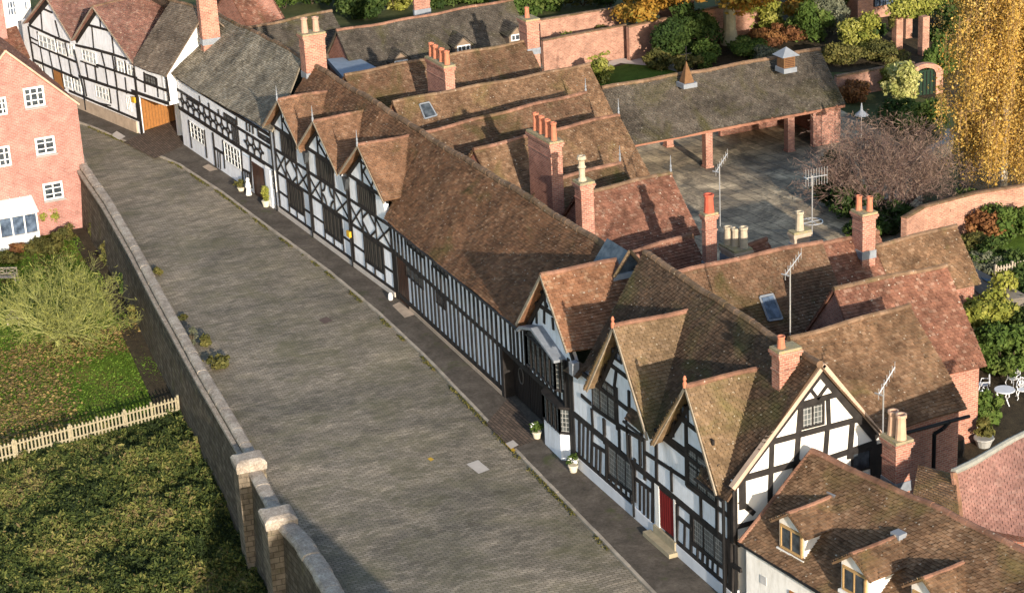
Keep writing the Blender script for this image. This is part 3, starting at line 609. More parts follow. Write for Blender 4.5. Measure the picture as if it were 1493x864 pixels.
f.bar(tm, (3.65, .1), (3.65, 2.7), .2, -.35, -.45); f.bar(tm, (4.3, .9), (4.3, 2.7), .16, -.35, -.45)
link('timber_frame', tm, TIMBER, h4); barge(h4, f4, BOARD, [(lf[0], lf[1]-.25), (a4[0], a4[1]), (rf[0], rf[1]-.1)], .14, .47)
def canted(parent, fr, u0, u1, z0, z1, depth, splay, wm, name):   # a canted projecting box
    m = M(); m.prism([fr.P(u0, z0, 0), fr.P(u0+splay, z0, depth), fr.P(u1-splay, z0, depth), fr.P(u1, z0, 0)], Zw*(z1-z0)); return link(name, m, wm, parent)
def canted_window(parent, fr, u0, u1, z0, z1, depth, splay, gm, nn=5):
    o = canted(parent, fr, u0+.04, u1-.04, z0, z1, depth-.05, splay, gm, 'bay_window'); m = M()
    P2 = [fr.P(u0, 0, 0), fr.P(u0+splay, 0, depth), fr.P(u1-splay, 0, depth), fr.P(u1, 0, 0)]
    for a, b, k in ((P2[0], P2[1], 1), (P2[1], P2[2], nn), (P2[2], P2[3], 2)):
        for i in range(k+1):
            p = a+(b-a)*i/k; m.box((p[0], p[1], z0), (.09, .09, z1-z0))
        for z in (z0, z1-.12): m.tube(a+Zw*(z+.06), b+Zw*(z+.06), .07, n=4)
    link('mullion', m, TIMBER, o); return o
canted_window(h4, f4, 2.6, 6.8, 3.35, 5.0, .35, .4, LGLASS, 6)
hd = M(); pr = [(2.4, 5.0), (2.8, 5.3), (4.3, 5.75), (6.95, 5.1), (6.95, 4.98), (4.3, 5.62), (2.85, 5.18), (2.5, 4.92)]
f4.poly(hd, pr, .0, .6); link('lead_hood', hd, LEAD, h4)
canted(h4, f4b, 4.2, 7.6, .08, 1.4, .85, .75, PLASTER_B, 'bay_base'); canted_window(h4, f4b, 4.2, 7.6, 1.4, 2.75, .85, .75, LGLASS, 4)
canted(h4, f4b, 4.1, 7.7, 2.72, 2.8, .9, .75, TIMBER, 'bay_roof')
m = M(); q = f4.P(rf[0]+.15, 0, .2); m.box((q[0], q[1], 4.9), (.35, .35, .6)); link('hopper', m, LEAD, h4); pipe(h4, [f4.P(7.05, 5.1, .15), f4.P(7.05, 2.8, .15)], .06)
# ================================================================== RIGHT-HAND HOUSE WITH TWO GABLES
h5 = thing('timber_house', (-71, 38, 0), 'panelled timber house with two attic gables, red front door and big white gable end', 'house')
f5 = Fr((-78.2, 37.6), (-63.7, 37.3)); Rl = FY(940, 369, 41.4); Rr = XP(1195, 531, -63.45); 
V5 = lambda u, z, v: f5.P(u, z, v)
roof(h5, [[V5(1.0, 5.25, -.12), V5(14.7, 5.3, -.12), Rr, Rl], [np.array([Rr[0], 44.6, 5.4]), np.array([Rl[0]-1, 44.9, 5.4]), Rl, Rr],
     [V5(-.1, 4.78, .32), V5(1.2, 4.85, .32), V5(1.4, 5.4, -.16), V5(.3, 5.35, -.16)], [V5(6.0, 4.8, .32), V5(7.6, 4.8, .32), V5(7.8, 5.4, -.16), V5(5.8, 5.4, -.16)], [V5(12.4, 4.75, .32), V5(14.72, 4.8, .32), V5(14.72, 5.4, -.16), V5(12.1, 5.4, -.16)]],
     [[Rl, Rr]], T_dark, RIDGE_D, .15)
ap5 = [f5.px((895, 474), .4), f5.px((1000, 561), .4)]
w = M(); P = [(0, .55), (14.45, .55), (14.45, 4.7)]
for a in ap5[::-1]: P += [(a[0]+2.1, 4.95), (a[0], a[1]-.5), (a[0]-2.45, 5.0)]
P += [(0, 5.1)]; f5.poly(w, P, -.3, 0); link('wall', w, PLASTER_B, h5)
w = M(); f5.rect(w, .1, 14.6, .05, .62, -.32, .1); link('plinth', w, flat('white plinth', (.62,.64,.68), .8, .1, 2), h5)
for a in ap5:
    A = f5.P(a[0], a[1], .45); Bk = np.array([A[0]-.1, 41.2, A[2]-.05]); ez = 4.85
    hr_ = 2.95 if a is ap5[0] else 2.45; gable_block(h5, A, Bk, 2.95, hr_, ez, None, T_olive, RIDGE, walls=False, rr=.12)
    barge(h5, f5, BOARD, [(a[0]-2.95, ez-.05), (a[0], a[1]), (a[0]+hr_, ez-.05)], .13, .47); finial(h5, A, .42, .08, TERRA)
Bc = cr(820, 500, 2.373); tm = M(); Aq = cr(860, 440, 4.32); Cq = cr(930, 640, 3.855)
f5.bar(tm, (.05, .6), (.05, 5.1), .24); f5.bar(tm, (14.4, .3), (14.4, 5.1), .26)
f5.bar(tm, (0, 2.66), (14.5, 2.66), .28); f5.bar(tm, (0, .7), (5.8, .7), .2); f5.bar(tm, (9.0, .7), (14.5, .7), .2); f5.bar(tm, (0, 5.05), (14.5, 5.05), .2)
for a in ap5:
    f5.bar(tm, (a[0]-2.35, 5.1), (a[0], a[1]-.6), .2); f5.bar(tm, (a[0]+2.15, 5.0), (a[0], a[1]-.6), .2)
    f5.bar(tm, (a[0]-1.45, 6.55), (a[0]+1.45, 6.55), .2)
pxbars(tm, f5, Aq, [(95, 355, 85, 465), (170, 430, 157, 540), (170, 540, 178, 800, .2), (180, 628, 252, 682), (250, 560, 252, 700), (330, 740, 330, 862, .2), (20, 660, 175, 765, .2), (175, 770, 330, 862, .2), (95, 740, 98, 830)])
pxbars(tm, f5, Bc, [(68, 180, 100, 208), (198, 295, 200, 380), (235, 320, 237, 400), (270, 335, 272, 420, .2), (145, 262, 148, 345), (103, 228, 108, 310, .2), (60, 262, 60, 390, .2),
    (75, 270, 73, 390, .14), (90, 280, 88, 405, .14), (105, 300, 101, 460, .2), (105, 345, 156, 378), (120, 355, 118, 450, .14), (134, 365, 132, 462, .14), (155, 330, 155, 480, .2), (252, 400, 252, 545, .2), (258, 470, 312, 512), (270, 480, 270, 575, .14), (284, 490, 284, 590, .14), (298, 500, 298, 602, .14), (315, 480, 314, 640, .2),
    (170, 465, 169, 500, .13), (187, 478, 187, 515, .13), (205, 490, 205, 528, .13), (222, 503, 222, 540, .13), (238, 515, 238, 550, .13), (160, 460, 252, 522, .16),
    (326, 300, 328, 480, .22), (285, 375, 326, 402), (285, 330, 287, 470, .2), (385, 250, 385, 320), (330, 300, 432, 372), (430, 265, 433, 490, .2), (330, 405, 432, 472), (378, 430, 380, 510), (432, 488, 592, 608, .2), (480, 530, 482, 610), (537, 500, 537, 655, .2), (590, 510, 592, 690, .2), (433, 350, 540, 425, .16),
    (400, 560, 396, 712, .2), (405, 602, 450, 640), (425, 620, 423, 725, .14), (448, 590, 446, 750, .2), (570, 680, 566, 850, .2), (570, 752, 618, 785), (590, 765, 588, 864, .14), (452, 690, 562, 778, .16), (470, 705, 468, 768, .13), (488, 718, 486, 785, .13), (505, 732, 503, 800, .13), (522, 745, 520, 812, .13), (540, 758, 538, 825, .13)], .17)
pxwin(h5, f5, Aq, (15, 430), (165, 545), (20, 650), (165, 765), cols=3, rows=1)
pxwin(h5, f5, Bc, (158, 340), (250, 405), (163, 458), (252, 525), cols=3, rows=1)
pxwin(h5, f5, Bc, (436, 355), (535, 430), (436, 482), (535, 555), cols=3, rows=2)
pxwin(h5, f5, Bc, (454, 595), (566, 685), (454, 690), (564, 778), cols=3, rows=1)
pxwin(h5, f5, Aq, (140, 262), (205, 345), (140, 330), (205, 405), cols=2, rows=1, gm=GLASS_L)
pxwin(h5, f5, Bc, (412, 205), (438, 225), (412, 250), (438, 270), cols=2, rows=1, gm=GLASS_L)
link('timber_frame', tm, TIMBER, h5)
d0, d1 = f5.px(Bc(341, 530)), f5.px(Bc(388, 698)); dm = M(); f5.rect(dm, d0[0]-.05, d1[0]+.1, .75, 2.6, -.12, .04); d = link('door', dm, RED, h5)
dm = M(); [f5.rect(dm, d0[0]+.0+.2*i, d0[0]+.03+.2*i, .85, 2.5, .04, .05) for i in range(6)]; link('door_board', dm, flat('shadowed red', (.11,.01,.01)), d)
dm = M(); f5.rect(dm, d0[0]-.45, d0[0]-.07, .6, 2.62, -.1, .07); f5.rect(dm, d1[0]+.1, d1[0]+.25, .6, 2.62, -.1, .07); link('door_surround', dm, PLASTER, h5)
sp = M(); q0 = f5.P(d0[0]-.9, .1, .05); f5.rect(sp, d0[0]-.8, d1[0]+.45, .08, .3, .05, .5); f5.rect(sp, d0[0]-.5, d1[0]+.3, .3, .68, .02, .16); link('door_step', sp, flat('sandstone step', (.33,.28,.19), .9, .2, 3), h5)
# gable end facing +X
g5 = Fr((-63.72, 37.3), (-63.72, 44.4)); K = cr(1040, 500, 3.6); al, aa, ar = g5.px(K(85, 750)), g5.px(K(565, 100)), g5.px(K(880, 478))
w = M(); g5.poly(w, [(.0, .3), (7.0, .3), (7.0, ar[1]-.2), (aa[0], aa[1]-.3), (0, al[1]-.1)], -.3, 0.); link('end_wall', w, flat('cream plaster', (.74,.71,.65), .85, .05, .8), h5)
tm = M(); pxbars(tm, g5, K, [(440, 328, 640, 268, .24), (295, 520, 750, 400, .24), (165, 705, 450, 625, .26), (610, 600, 850, 520, .24), (455, 345, 432, 640, .22), (597, 440, 585, 590, .2), (306, 520, 295, 830, .2), (727, 415, 712, 600, .22), (545, 290, 508, 240, .14), (545, 290, 600, 215, .14), (150, 715, 152, 864, .3), (600, 300, 605, 440, .18), (140, 830, 210, 890, .22), (430, 640, 420, 720, .2)])
g5.bar(tm, (al[0]+.25, al[1]), (aa[0], aa[1]-.38), .34); g5.bar(tm, (ar[0]-.25, ar[1]-.05), (aa[0], aa[1]-.38), .42); g5.bar(tm, (.12, .3), (.12, 5.2), .3); g5.bar(tm, (6.75, 2), (6.75, 5.3), .5)
g5.bar(tm, (0, 3.4), (3.2, 3.4), .2); g5.bar(tm, (0, 2.6), (3.4, 2.6), .2); g5.bar(tm, (1.6, .4), (1.6, 3.6), .2); link('end_timber_frame', tm, TIMBER, h5)
pxwin(h5, g5, K, (458, 335), (585, 302), (462, 455), (585, 428), cols=2, rows=1, fm=TIMBER, w=.07, fw=.1, v=.05)
pxwin(h5, g5, K, (720, 585), (830, 545), (735, 680), (835, 660), cols=1, fm=TIMBER, gm=GLASS, v=.08)
m = M()
for a, b in ((al, aa), (aa, ar)):
    a, b = np.array(a), np.array(b); d_ = (b-a)/np.linalg.norm(b-a); n_ = np.array([-d_[1], d_[0]]); g5.poly(m, [tuple(a-n_*.12), tuple(b-n_*.12), tuple(b+n_*.05), tuple(a+n_*.05)], .0, .26)
link('verge', m, flat('mortar verge', (.45,.33,.25)), h5)
chimney(h5, (1138, 513), (1136, 596), 7.6, (1122, 503), (1169, 506), [(.5, .3, .5)])
pipe(h5, [g5.P(.1, 5.2, .14), g5.P(.1, .3, .14)], .07); pipe(h5, [f5.P(5.75, 4.7, .14), f5.P(5.78, 2.9, .14), f5.P(6.2, 2.5, .14), f5.P(6.2, .2, .14)], .055)
for ga_, gb_ in ((12.3, 14.6), (6.0, 7.6)): gu = M(); gu.tube(f5.P(ga_, 4.71, .4), f5.P(gb_, 4.71, .4), .06); link('gutter', gu, BLACK, h5)
pipe(h5, [f5.P(14.25, 4.7, .2), f5.P(14.25, .1, .2)], .07)
# ================================================================== STONE-TILED HOUSE WITH THE SWEPT ROOF
h2 = thing('timber_house', (-129, 38, 0), 'timber house with a sagging grey stone tiled roof and a band of quatrefoil framing', 'house')
f2 = Fr((-137.7, 37.0), (-120.75, 37.93)); LL = f2.L
ev_ = [f2.P(*f2.px(p, .35), .35) for p in ((250, 108), (297, 138), (345, 165), (396, 192))]
rd = [FY(317, 21, 41.2), FY(359, 40, 41.3), FY(403, 62, 41.4), FY(441, 84, 41.4)]
bk2 = [np.array([p[0], 45.6, 4.8]) for p in rd]
roof(h2, [[ev_[i], ev_[i+1], rd[i+1], rd[i]] for i in range(3)]+[[bk2[i+1], bk2[i], rd[i], rd[i+1]] for i in range(3)], [rd], T_grey, RIDGE_D, .13, cval=.12, tw=.22, g=.16)
w = M(); f2.rect(w, 0, LL, .1, 4.95, -.3, 0); w.prism([(rd[0][0]+.35, 37.3, 0), (rd[0][0]+.35, 45.3, 0), (rd[0][0]+.35, 45.3, 4.6), (rd[0][0]+.35, 41.2, rd[0][2]-.25), (rd[0][0]+.35, 37.3, 4.7)], (.3, 0, 0)); link('wall', w, PLASTER_B, h2)
Eq = cr(250, 140, 4.8); tm = M()
zb0 = f2.px(Eq(60, 100))[1]; zb1 = f2.px(Eq(730, 500))[1]; zt0 = f2.px(Eq(110, 20))[1]; zt1 = f2.px(Eq(730, 360))[1]
zb, zt = (zb0+zb1)/2, (zt0+zt1)/2
f2.bar(tm, (-.1, zb), (LL, zb), .26); f2.bar(tm, (0, zt), (LL, zt), .18); f2.bar(tm, (0, 4.9), (LL, 4.9), .16)
nb = 13; cw = (LL-2.8)/nb; hh = (zt-zb)-.2; zm = (zt+zb)/2
for i in range(nb+1):
    x = .25+i*cw+(1.3 if i > 9 else 0)
    if i < nb and not i == 9 or i < 9:
        r_ = min(cw, hh)*.5
        for c, a0 in (((x, zb+.1), 0), ((x+cw, zb+.1), 90), ((x+cw, zt-.08), 180), ((x, zt-.08), 270)): f2.arc(tm, c, r_*1.08, a0, a0+90, .13)
for x in (.25+9*cw+.25, .25+9*cw+.6, .25+9*cw+.95, .25+9*cw+1.3): f2.bar(tm, (x, zb), (x, zt), .16)
pxbars(tm, f2, Eq, [(122, 170, 146, 362, .12), (232, 240, 252, 430, .14), (292, 260, 318, 520, .22), (305, 362, 366, 402, .16), (326, 385, 332, 500, .1), (342, 395, 347, 510, .1), (362, 310, 376, 505, .14), (490, 380, 505, 600, .16), (500, 512, 562, 545, .16), (516, 525, 524, 600, .1), (532, 535, 540, 610, .1), (548, 545, 556, 620, .1), (556, 420, 566, 640, .16), (742, 515, 768, 830, .2),
    (197, 0, 205, 55, .12), (262, 50, 268, 90, .16), (330, 95, 335, 130, .14), (458, 150, 462, 200), (527, 190, 532, 240), (550, 205, 552, 250), (572, 215, 575, 262), (608, 230, 612, 280)], .14)
link('timber_frame', tm, TIMBER, h2)
pxwin(h2, f2, Eq, (132, 172), (230, 238), (143, 290), (237, 348), cols=4, rows=3, fm=WHITE, gm=GLASS, w=.09, fw=.08)
pxwin(h2, f2, Eq, (370, 312), (482, 382), (380, 455), (490, 517), cols=5, rows=3, fm=WHITE, gm=GLASS, w=.09, fw=.08)
pxwin(h2, f2, Eq, (660, 482), (727, 522), (672, 632), (737, 662), cols=3, rows=3, fm=WHITE, gm=GLASS, w=.09, fw=.08)
for q in (((110, -5), (195, 45), (112, 25), (198, 70)), ((368, 115), (455, 165), (372, 165), (458, 208)), ((612, 250), (690, 300), (614, 285), (692, 340))):
    pxwin(h2, f2, Eq, *q, cols=4, rows=1, fm=TIMBER, gm=GLASS)
a, b = f2.px(Eq(557, 425)), f2.px(Eq(666, 715)); dm = M(); f2.rect(dm, a[0]+.1, b[0], .12, 2.3, -.06, .03); d = link('door', dm, BROWN, h2); dm = M(); [f2.rect(dm, a[0]+.25+.25*i, a[0]+.28+.25*i, .2, 2.2, .03, .04) for i in range(5)]; link('door_board', dm, BLACK, d)
sg = M(); a, b = f2.px(Eq(502, 392)), f2.px(Eq(548, 440)); f2.rect(sg, a[0], b[0], b[1]+.1, a[1]-.1, 0, .06); link('sign_board', sg, flat('pale blue board', (.55,.65,.72)), h2)
dw = f2.P(0, 0, .3); m = M(); f2.rect(m, LL-.9, LL-.1, .1, 2.6, .0, .18); link('buttress', m, PLASTER_B, h2)
chimney(h2, (289, -35), (295, 60), 7.4, (280, -40), (313, -44), [(.5, .3), (.5, .7)], down=4)
# ================================================================== LEFT HOUSE WITH TWO BROAD GABLES
h1 = thing('timber_house', (-149, 34, 0), 'white panelled timber house with two broad gables, orange plank garage door and white casement windows', 'house')
f1 = Fr((-159.5, 31.22), (-137.6, 36.1)); L1 = f1.L; Lq = cr(0, 0, 4.32)
a1, a2 = f1.px((66, -6), .3), f1.px((135, 9), .3); va = f1.px((105, 58), .3); lv = f1.px((35, 33), .3); rv = f1.px((194, 92), .3); le = f1.px((241, 112), .35)
inn = -f1.o
def back(p, dd, z=None): q = p+inn*dd; q = q.copy(); q[2] = p[2] if z is None else z; return q
def rp(u, z, v=.35): return f1.P(u, z, v)
qs = [];  rg = []
for (a, l, r) in ((a1, lv, va), (a2, va, rv)):
    A = rp(a[0], a[1]); Bk = back(A, 6)
    qs += [[rp(r[0], r[1]), back(rp(r[0], r[1]), 6), Bk, A], [back(rp(l[0], l[1]), 6), rp(l[0], l[1]), A, Bk]]; rg.append([A, Bk])
roof(h1, qs, rg, tile_mat('rose brown tile', [(.20,.10,.08),(.28,.14,.11),(.33,.18,.14),(.24,.13,.10),(.38,.26,.21)], .05, .25, .8), RIDGE_D, .12)
zr = 9.3; E0 = rp(rv[0]-.2, le[1]+.05); E1 = rp(le[0], le[1])
ra, rb = back(rp(a2[0]-2, zr), 3.7), back(rp(le[0], zr), 3.7)
roof(h1, [[E0, E1, rb, back(rp(rv[0]-.2, zr), 3.7)], [back(E1, 7.4), back(rp(a2[0]-2, le[1]), 7.4), ra, rb]], [[ra, rb]], tile_mat('grey brown tile', [(.15,.115,.085),(.22,.17,.13),(.27,.215,.165),(.18,.14,.105),(.32,.27,.21)], .1, .4), RIDGE_D, .12, label='greyer brown main slope behind the gables')
w = M(); f1.poly(w, [(0, .1), (17.9, .1), (17.9, 2.9), (L1-.2, 3.0), (L1-.2, le[1]-.1), (rv[0], rv[1]-.1), (a2[0], a2[1]-.3), (va[0], va[1]-.1), (a1[0], a1[1]-.3), (lv[0]+.3, lv[1]), (0, lv[1])], -.3, 0)
e_ = [f1.P(L1-.2, z_, v_) for z_, v_ in ((.1, -4), (.1, -6.9), (le[1]-.3, -6.9), (zr-.4, -3.35), (le[1]-.2, 0), (3.0, 0), (3.0, -4))]
w.prism(e_, f1.u*.02-f1.u*.3); link('wall', w, PLASTER_B, h1)
w = M(); f1.rect(w, 0, 17.6, .05, .95, -.2, .12); link('plinth', w, STONE, h1)
tm = M()
pxbars(tm, f1, Lq, [(180, 170, 222, 440, .28), (185, 160, 350, 235, .22), (350, 235, 440, 270, .22), (240, 40, 330, 80, .18), (258, 55, 268, 190), (350, 130, 376, 235), (245, 290, 485, 392, .2), (215, 378, 500, 500, .22), (255, 300, 272, 400), (310, 318, 332, 425), (370, 350, 392, 455), (435, 378, 450, 470), (236, 200, 252, 298), (195, 235, 238, 258, .12), (200, 265, 240, 285, .12), (352, 240, 370, 345), (412, 270, 430, 355), (328, 425, 345, 510), (385, 450, 410, 560), (455, 470, 475, 590), (515, 500, 535, 610), (270, 405, 285, 470), 
    (480, 285, 600, 312, .22), (600, 312, 720, 345, .24), (720, 345, 800, 372, .2), (560, 158, 688, 192, .2), (580, 165, 592, 300), (630, 105, 636, 175), (706, 225, 720, 340), (510, 385, 620, 425, .12), (640, 325, 662, 415), (610, 408, 865, 492, .2), (710, 345, 742, 570), (540, 395, 557, 492), (600, 410, 612, 510), (665, 430, 682, 545), (730, 470, 742, 572), (790, 490, 800, 588), (500, 480, 685, 542, .26), (685, 542, 865, 598, .22), (530, 500, 548, 605), (690, 560, 702, 650), (740, 575, 754, 705), (440, 572, 865, 752, .2), (590, 640, 700, 665, .1), (725, 360, 735, 450), (788, 385, 798, 470), (845, 410, 855, 490), (856, 590, 875, 760, .26)], .15)
Mq = cr(0, 0, 3.3225)
pxbars(tm, f1, Mq, [(650, 330, 690, 655, .3), (655, 378, 700, 400, .15), (705, 400, 812, 440, .2), (700, 350, 706, 445), (760, 380, 768, 470), (805, 370, 822, 490, .2), (640, 440, 818, 502, .28)], .15)
f1.bar(tm, (va[0]+.1, va[1]-.1), (a2[0], a2[1]-.3), .42); f1.bar(tm, (rv[0]-.2, rv[1]), (a2[0], a2[1]-.3), .18); f1.bar(tm, (lv[0]+.4, lv[1]), (a1[0], a1[1]-.3), .42); f1.bar(tm, (va[0]-.1, va[1]-.05), (a1[0], a1[1]-.3), .18)
link('timber_frame', tm, TIMBER, h1)
barge(h1, f1, BOARD, [lv, a1, va], .1, .37); barge(h1, f1, BOARD, [va, a2, rv], .1, .37)
for q in (((240, 205), (348, 255), (250, 292), (356, 335), 4), ((357, 248), (410, 268), (370, 335), (424, 356), 2), ((427, 268), (466, 285), (437, 342), (477, 362), 2), ((228, 392), (266, 408), (240, 455), (275, 470), 2), ((396, 455), (446, 475), (410, 548), (464, 572), 2), ((461, 478), (506, 498), (475, 572), (520, 592), 2),
          ((512, 300), (605, 332), (525, 382), (612, 412), 4), ((737, 370), (782, 388), (746, 455), (790, 474), 2), ((800, 395), (845, 412), (806, 470), (850, 492), 2), ((600, 532), (686, 556), (610, 612), (692, 642), 4), ((796, 605), (824, 617), (802, 690), (830, 702), 2)):
    pxwin(h1, f1, Lq, *q[:4], cols=q[4], rows=2, fm=WHITE, gm=REFL_GLASS, w=.11, fw=.1)
pxwin(h1, f1, Mq, (702, 352), (756, 376), (706, 398), (760, 420), cols=4, rows=1)
a, b = f1.px(Lq(332, 430)), f1.px(Lq(405, 555)); dm = M(); f1.rect(dm, a[0]+.1, b[0], .9, a[1], -.05, .03); link('door', dm, OAK, h1, label='narrow brown wooden front door')
ga, gb2 = G(210, 193), G(240, 183); ga[2] = gb2[2] = 0
fg = Fr(ga[:2], (ga+(gb2-ga)*2.2)[:2]); dm = M(); fg.rect(dm, .05, 3.4, .12, 2.75, -.1, 0); d = link('garage_door', dm, OAK, h1); dm = M(); [fg.rect(dm, .1+.28*i, .13+.28*i, .15, 2.7, 0, .012) for i in range(12)]; link('board', dm, TIMBER_B, d)
al = M(); q = f1.px(Mq(655, 485)); f1.rect(al, q[0]-.2, q[0]+.2, q[1]-.15, q[1]+.25, .05, .2); link('alarm_box', al, YELLOWP, h1)
pipe(h1, [f1.P(*f1.px(Lq(475, 310)), .12), f1.P(*f1.px(Lq(535, 560)), .12), f1.P(*f1.px(Lq(550, 690)), .12)], .06)
# ================================================================== SALMON BRICK HOUSE IN THE GARDEN
hb = thing('brick_house', (-140, 25, -3.5), 'salmon brick house with white casements and glazed porch at the end of the parapet', 'house')
xg = -134.2; fb = Fr((xg, 18), (xg, 29.2)); apx = XP(8, 76, xg); rt_ = XP(112, 151, xg)
yr = apx[1]; hl_ = rt_[1]-yr; w = M()
fb.poly(w, [(yr-hl_-18, -3.6), (rt_[1]-18, -3.6), (rt_[1]-18, rt_[2]-.05), (yr-18, apx[2]-.05), (yr-hl_-18, rt_[2]-.05)], -12, 0); link('wall', w, B_house, hb)
zr = apx[2]+.05
roof(hb, [[(-146.2, yr+hl_+.15, rt_[2]-.12), (xg+.03, yr+hl_+.15, rt_[2]-.12), (xg+.03, yr, zr), (-146.2, yr, zr)], [(xg+.03, yr-hl_-.2, rt_[2]-.2), (-146.2, yr-hl_-.2, rt_[2]-.2), (-146.2, yr, zr), (xg+.03, yr, zr)]], [[(xg, yr, zr), (-146.2, yr, zr)]], T_red, RIDGE)
for q in (((32, 130), (62, 124), (38, 159), (67, 152)), ((50, 204), (78, 196), (54, 228), (82, 221)), ((61, 270), (89, 262), (66, 294), (94, 286))):
    a_, b_ = fb.px(q[2]), fb.px(q[3]); m = M(); z_ = (a_[1]+b_[1])/2; fb.rect(m, a_[0]-.08, b_[0]+.08, z_-.14, z_-.02, -.05, .1); link('window_sill', m, flat('grey sill', (.30,.28,.27)), hb)
m = M()
for a, b in (((yr-18, zr+.02), (rt_[1]-18+.15, rt_[2]-.08)), ((yr-hl_-18, rt_[2]), (yr-18, zr+.02))): fb.bar(m, a, b, .12, .05)
link('verge', m, STONE, hb)
I0 = lambda x, y: (x, y)
for q, c in ((((32, 130), (62, 124), (38, 159), (67, 152)), 3), (((50, 204), (78, 196), (54, 228), (82, 221)), 2), (((61, 270), (89, 262), (66, 294), (94, 286)), 2), (((-12, 146), (8, 139), (-8, 170), (11, 166)), 3), (((-12, 217), (13, 211), (-8, 246), (17, 240)), 3)):
    pxwin(hb, fb, I0, *q, cols=c, rows=3 if c == 2 else 3, fm=WHITE, gm=GLASS, w=.09, fw=.12, v=.02)
por = []
pb0 = XP(47, 340, xg+1.6); pt0 = XP(50, 268, xg+.05)
py1 = XP(52, 300, xg+1.5)[1]; py0 = py1-3.4
m = M(); m.box((xg+.8, (py0+py1)/2, -3.5), (1.6, py1-py0, .95)); pw = link('porch', m, PLASTER, hb)
m = M()
for y in np.linspace(py0+.05, py1-.05, 5): m.box((xg+1.55, y, -2.55), (.09, .09, 1.35))
for x in (xg+.1, xg+.8): m.box((x, py1-.05, -2.55), (.09, .09, 1.5)); 
m.box((xg+.8, py1-.05, -1.2), (1.6, .1, .1)); m.box((xg+1.55, (py0+py1)/2, -1.25), (.1, py1-py0, .1)); link('frame', m, WHITE, pw)
m = M(); m.hexa([(xg+.02, py0-.1, -.55), (xg+1.75, py0-.1, -1.15), (xg+1.75, py1+.1, -1.15), (xg+.02, py1+.1, -.55), (xg+.02, py0-.1, -.48), (xg+1.75, py0-.1, -1.08), (xg+1.75, py1+.1, -1.08), (xg+.02, py1+.1, -.48)]); link('porch_roof', m, flat('cloudy glazing', (.62,.64,.62), .3, .06), pw)
m = M(); [m.tube((xg+.02, y, -.46), (xg+1.75, y, -1.06), .03, n=6) for y in np.linspace(py0, py1, 6)]; link('glazing_bar', m, WHITE, pw)
m = M(); m.box((xg+1.52, (py0+py1)/2, -2.5), (.02, py1-py0-.2, 1.2)); m.box((xg+.8, py1-.07, -2.5), (1.4, .02, 1.3)); link('pane', m, GLASS_L, pw)
# white and brick houses seen behind it
hw = thing('white_house', (-166, 27, 0), 'tall white rendered house with sash windows behind the salmon brick house', 'house')
fw_ = Fr((-163.5, 20), (-163.5, 31.6)); m = M(); fw_.rect(m, 0, 12.9, 0, 15, -6, 0); link('wall', m, PLASTER, hw)
for q in (((8, 0), (22, 2), (12, 24), (25, 22)), ((14, 50), (28, 47), (16, 72), (30, 66)), ((30, -10), (40, -12), (33, 16), (43, 14))):
    pxwin(hw, fw_, I0, *q, cols=3, rows=2, fm=WHITE, gm=GLASS_L, w=.08)
m = M(); tiles(m, [(-163.2, 19.5, 14.9), (-163.2, 33, 14.9), (-167, 33, 18), (-167, 19.5, 18)]); link('roof', m, T_red, hw)
hx = thing('brick_house', (-160, 22, -1), 'slim brick building at the left edge with a small red lean-to roof', 'house')
q = XP(9, 40, -158); m = M(); m.box((-161, q[1]-5, -3.5), (6, 10, 14)); link('wall', m, B_house, hx)
r0, r1 = XP(44, 84, -155.5), XP(18, 92, -155.5); m = M(); tiles(m, [r1, r0, r0+np.array([-3.5, 0, 1.8]), r1+np.array([-3.5, 0, 1.8])]); link('roof', m, T_red, hx)
m = M(); m.box((-157.5, (r0[1]+r1[1])/2, -3.5), (3.8, abs(r0[1]-r1[1])-.3, r0[2]+3.4)); link('lean_to_wall', m, PLASTER, hx)
# ================================================================== WHITE COTTAGE WITH DORMERS, BOTTOM RIGHT
h6 = thing('white_cottage', (-58, 39, 0), 'white rendered cottage with mossy brown tiled roof and three small oak framed dormers', 'cottage')
W6 = cr(1063, 604, 3.323)
EV = G(*W6(50, 622), 3.15); EV2 = G(*W6(445, 868), 3.05); ed = (EV2-EV)[:2]; ed /= np.linalg.norm(ed)
ang = rad(9.5); u6 = np.array([math.cos(ang), math.sin(ang), 0]); n6 = np.array([-u6[1], u6[0], 0])
RG = G(*W6(400, 182), 6.2); RG2 = G(*W6(860, 388), 6.2); RG3 = G(1493, 800, 6.2)+u6*3
E0 = EV.copy(); E1 = EV2+(EV2-EV)/np.linalg.norm(EV2-EV)*6
m6 = roof(h6, [[E0, E1, RG3, RG]], [[RG, RG2, RG3]], T_moss, RIDGE, .14)
bq = lambda p: np.array([p[0]-.6, p[1]+3.4, 3.2])
roof(h6, [[bq(RG3), bq(RG), RG, RG3]], [], T_moss)
F6 = Fr((E0+n6*.3)[:2], (E0+n6*.3+u6*12)[:2])
m = M(); F6.rect(m, 0.05, 12, 0, 3.05, -.3, 0); m.prism([F6.P(.05, 0, -.3), F6.P(.05, 0, -6), F6.P(.05, 3, -6), F6.P(.05, 5.8, -3.4), F6.P(.05, 3.2, -.3)], F6.u*.3); link('wall', m, PLASTER, h6)
m = M(); F6.rect(m, .9, 1.25, 1.7, 2.05, 0, .03); link('vent', m, flat('grey vent', (.45,.45,.45)), h6)
window(h6, F6, 2.6, 3.9, .6, 2.1, 2, 2, OAK, GLASS)
m = M(); m.tube(E0+Zw*.0-n6*.02, E1-n6*.02, .06); link('gutter', m, BLACK, h6)
m = M(); ridge(m, [RG, E0+Zw*.08], .09, .3); link('verge', m, RIDGE, h6)
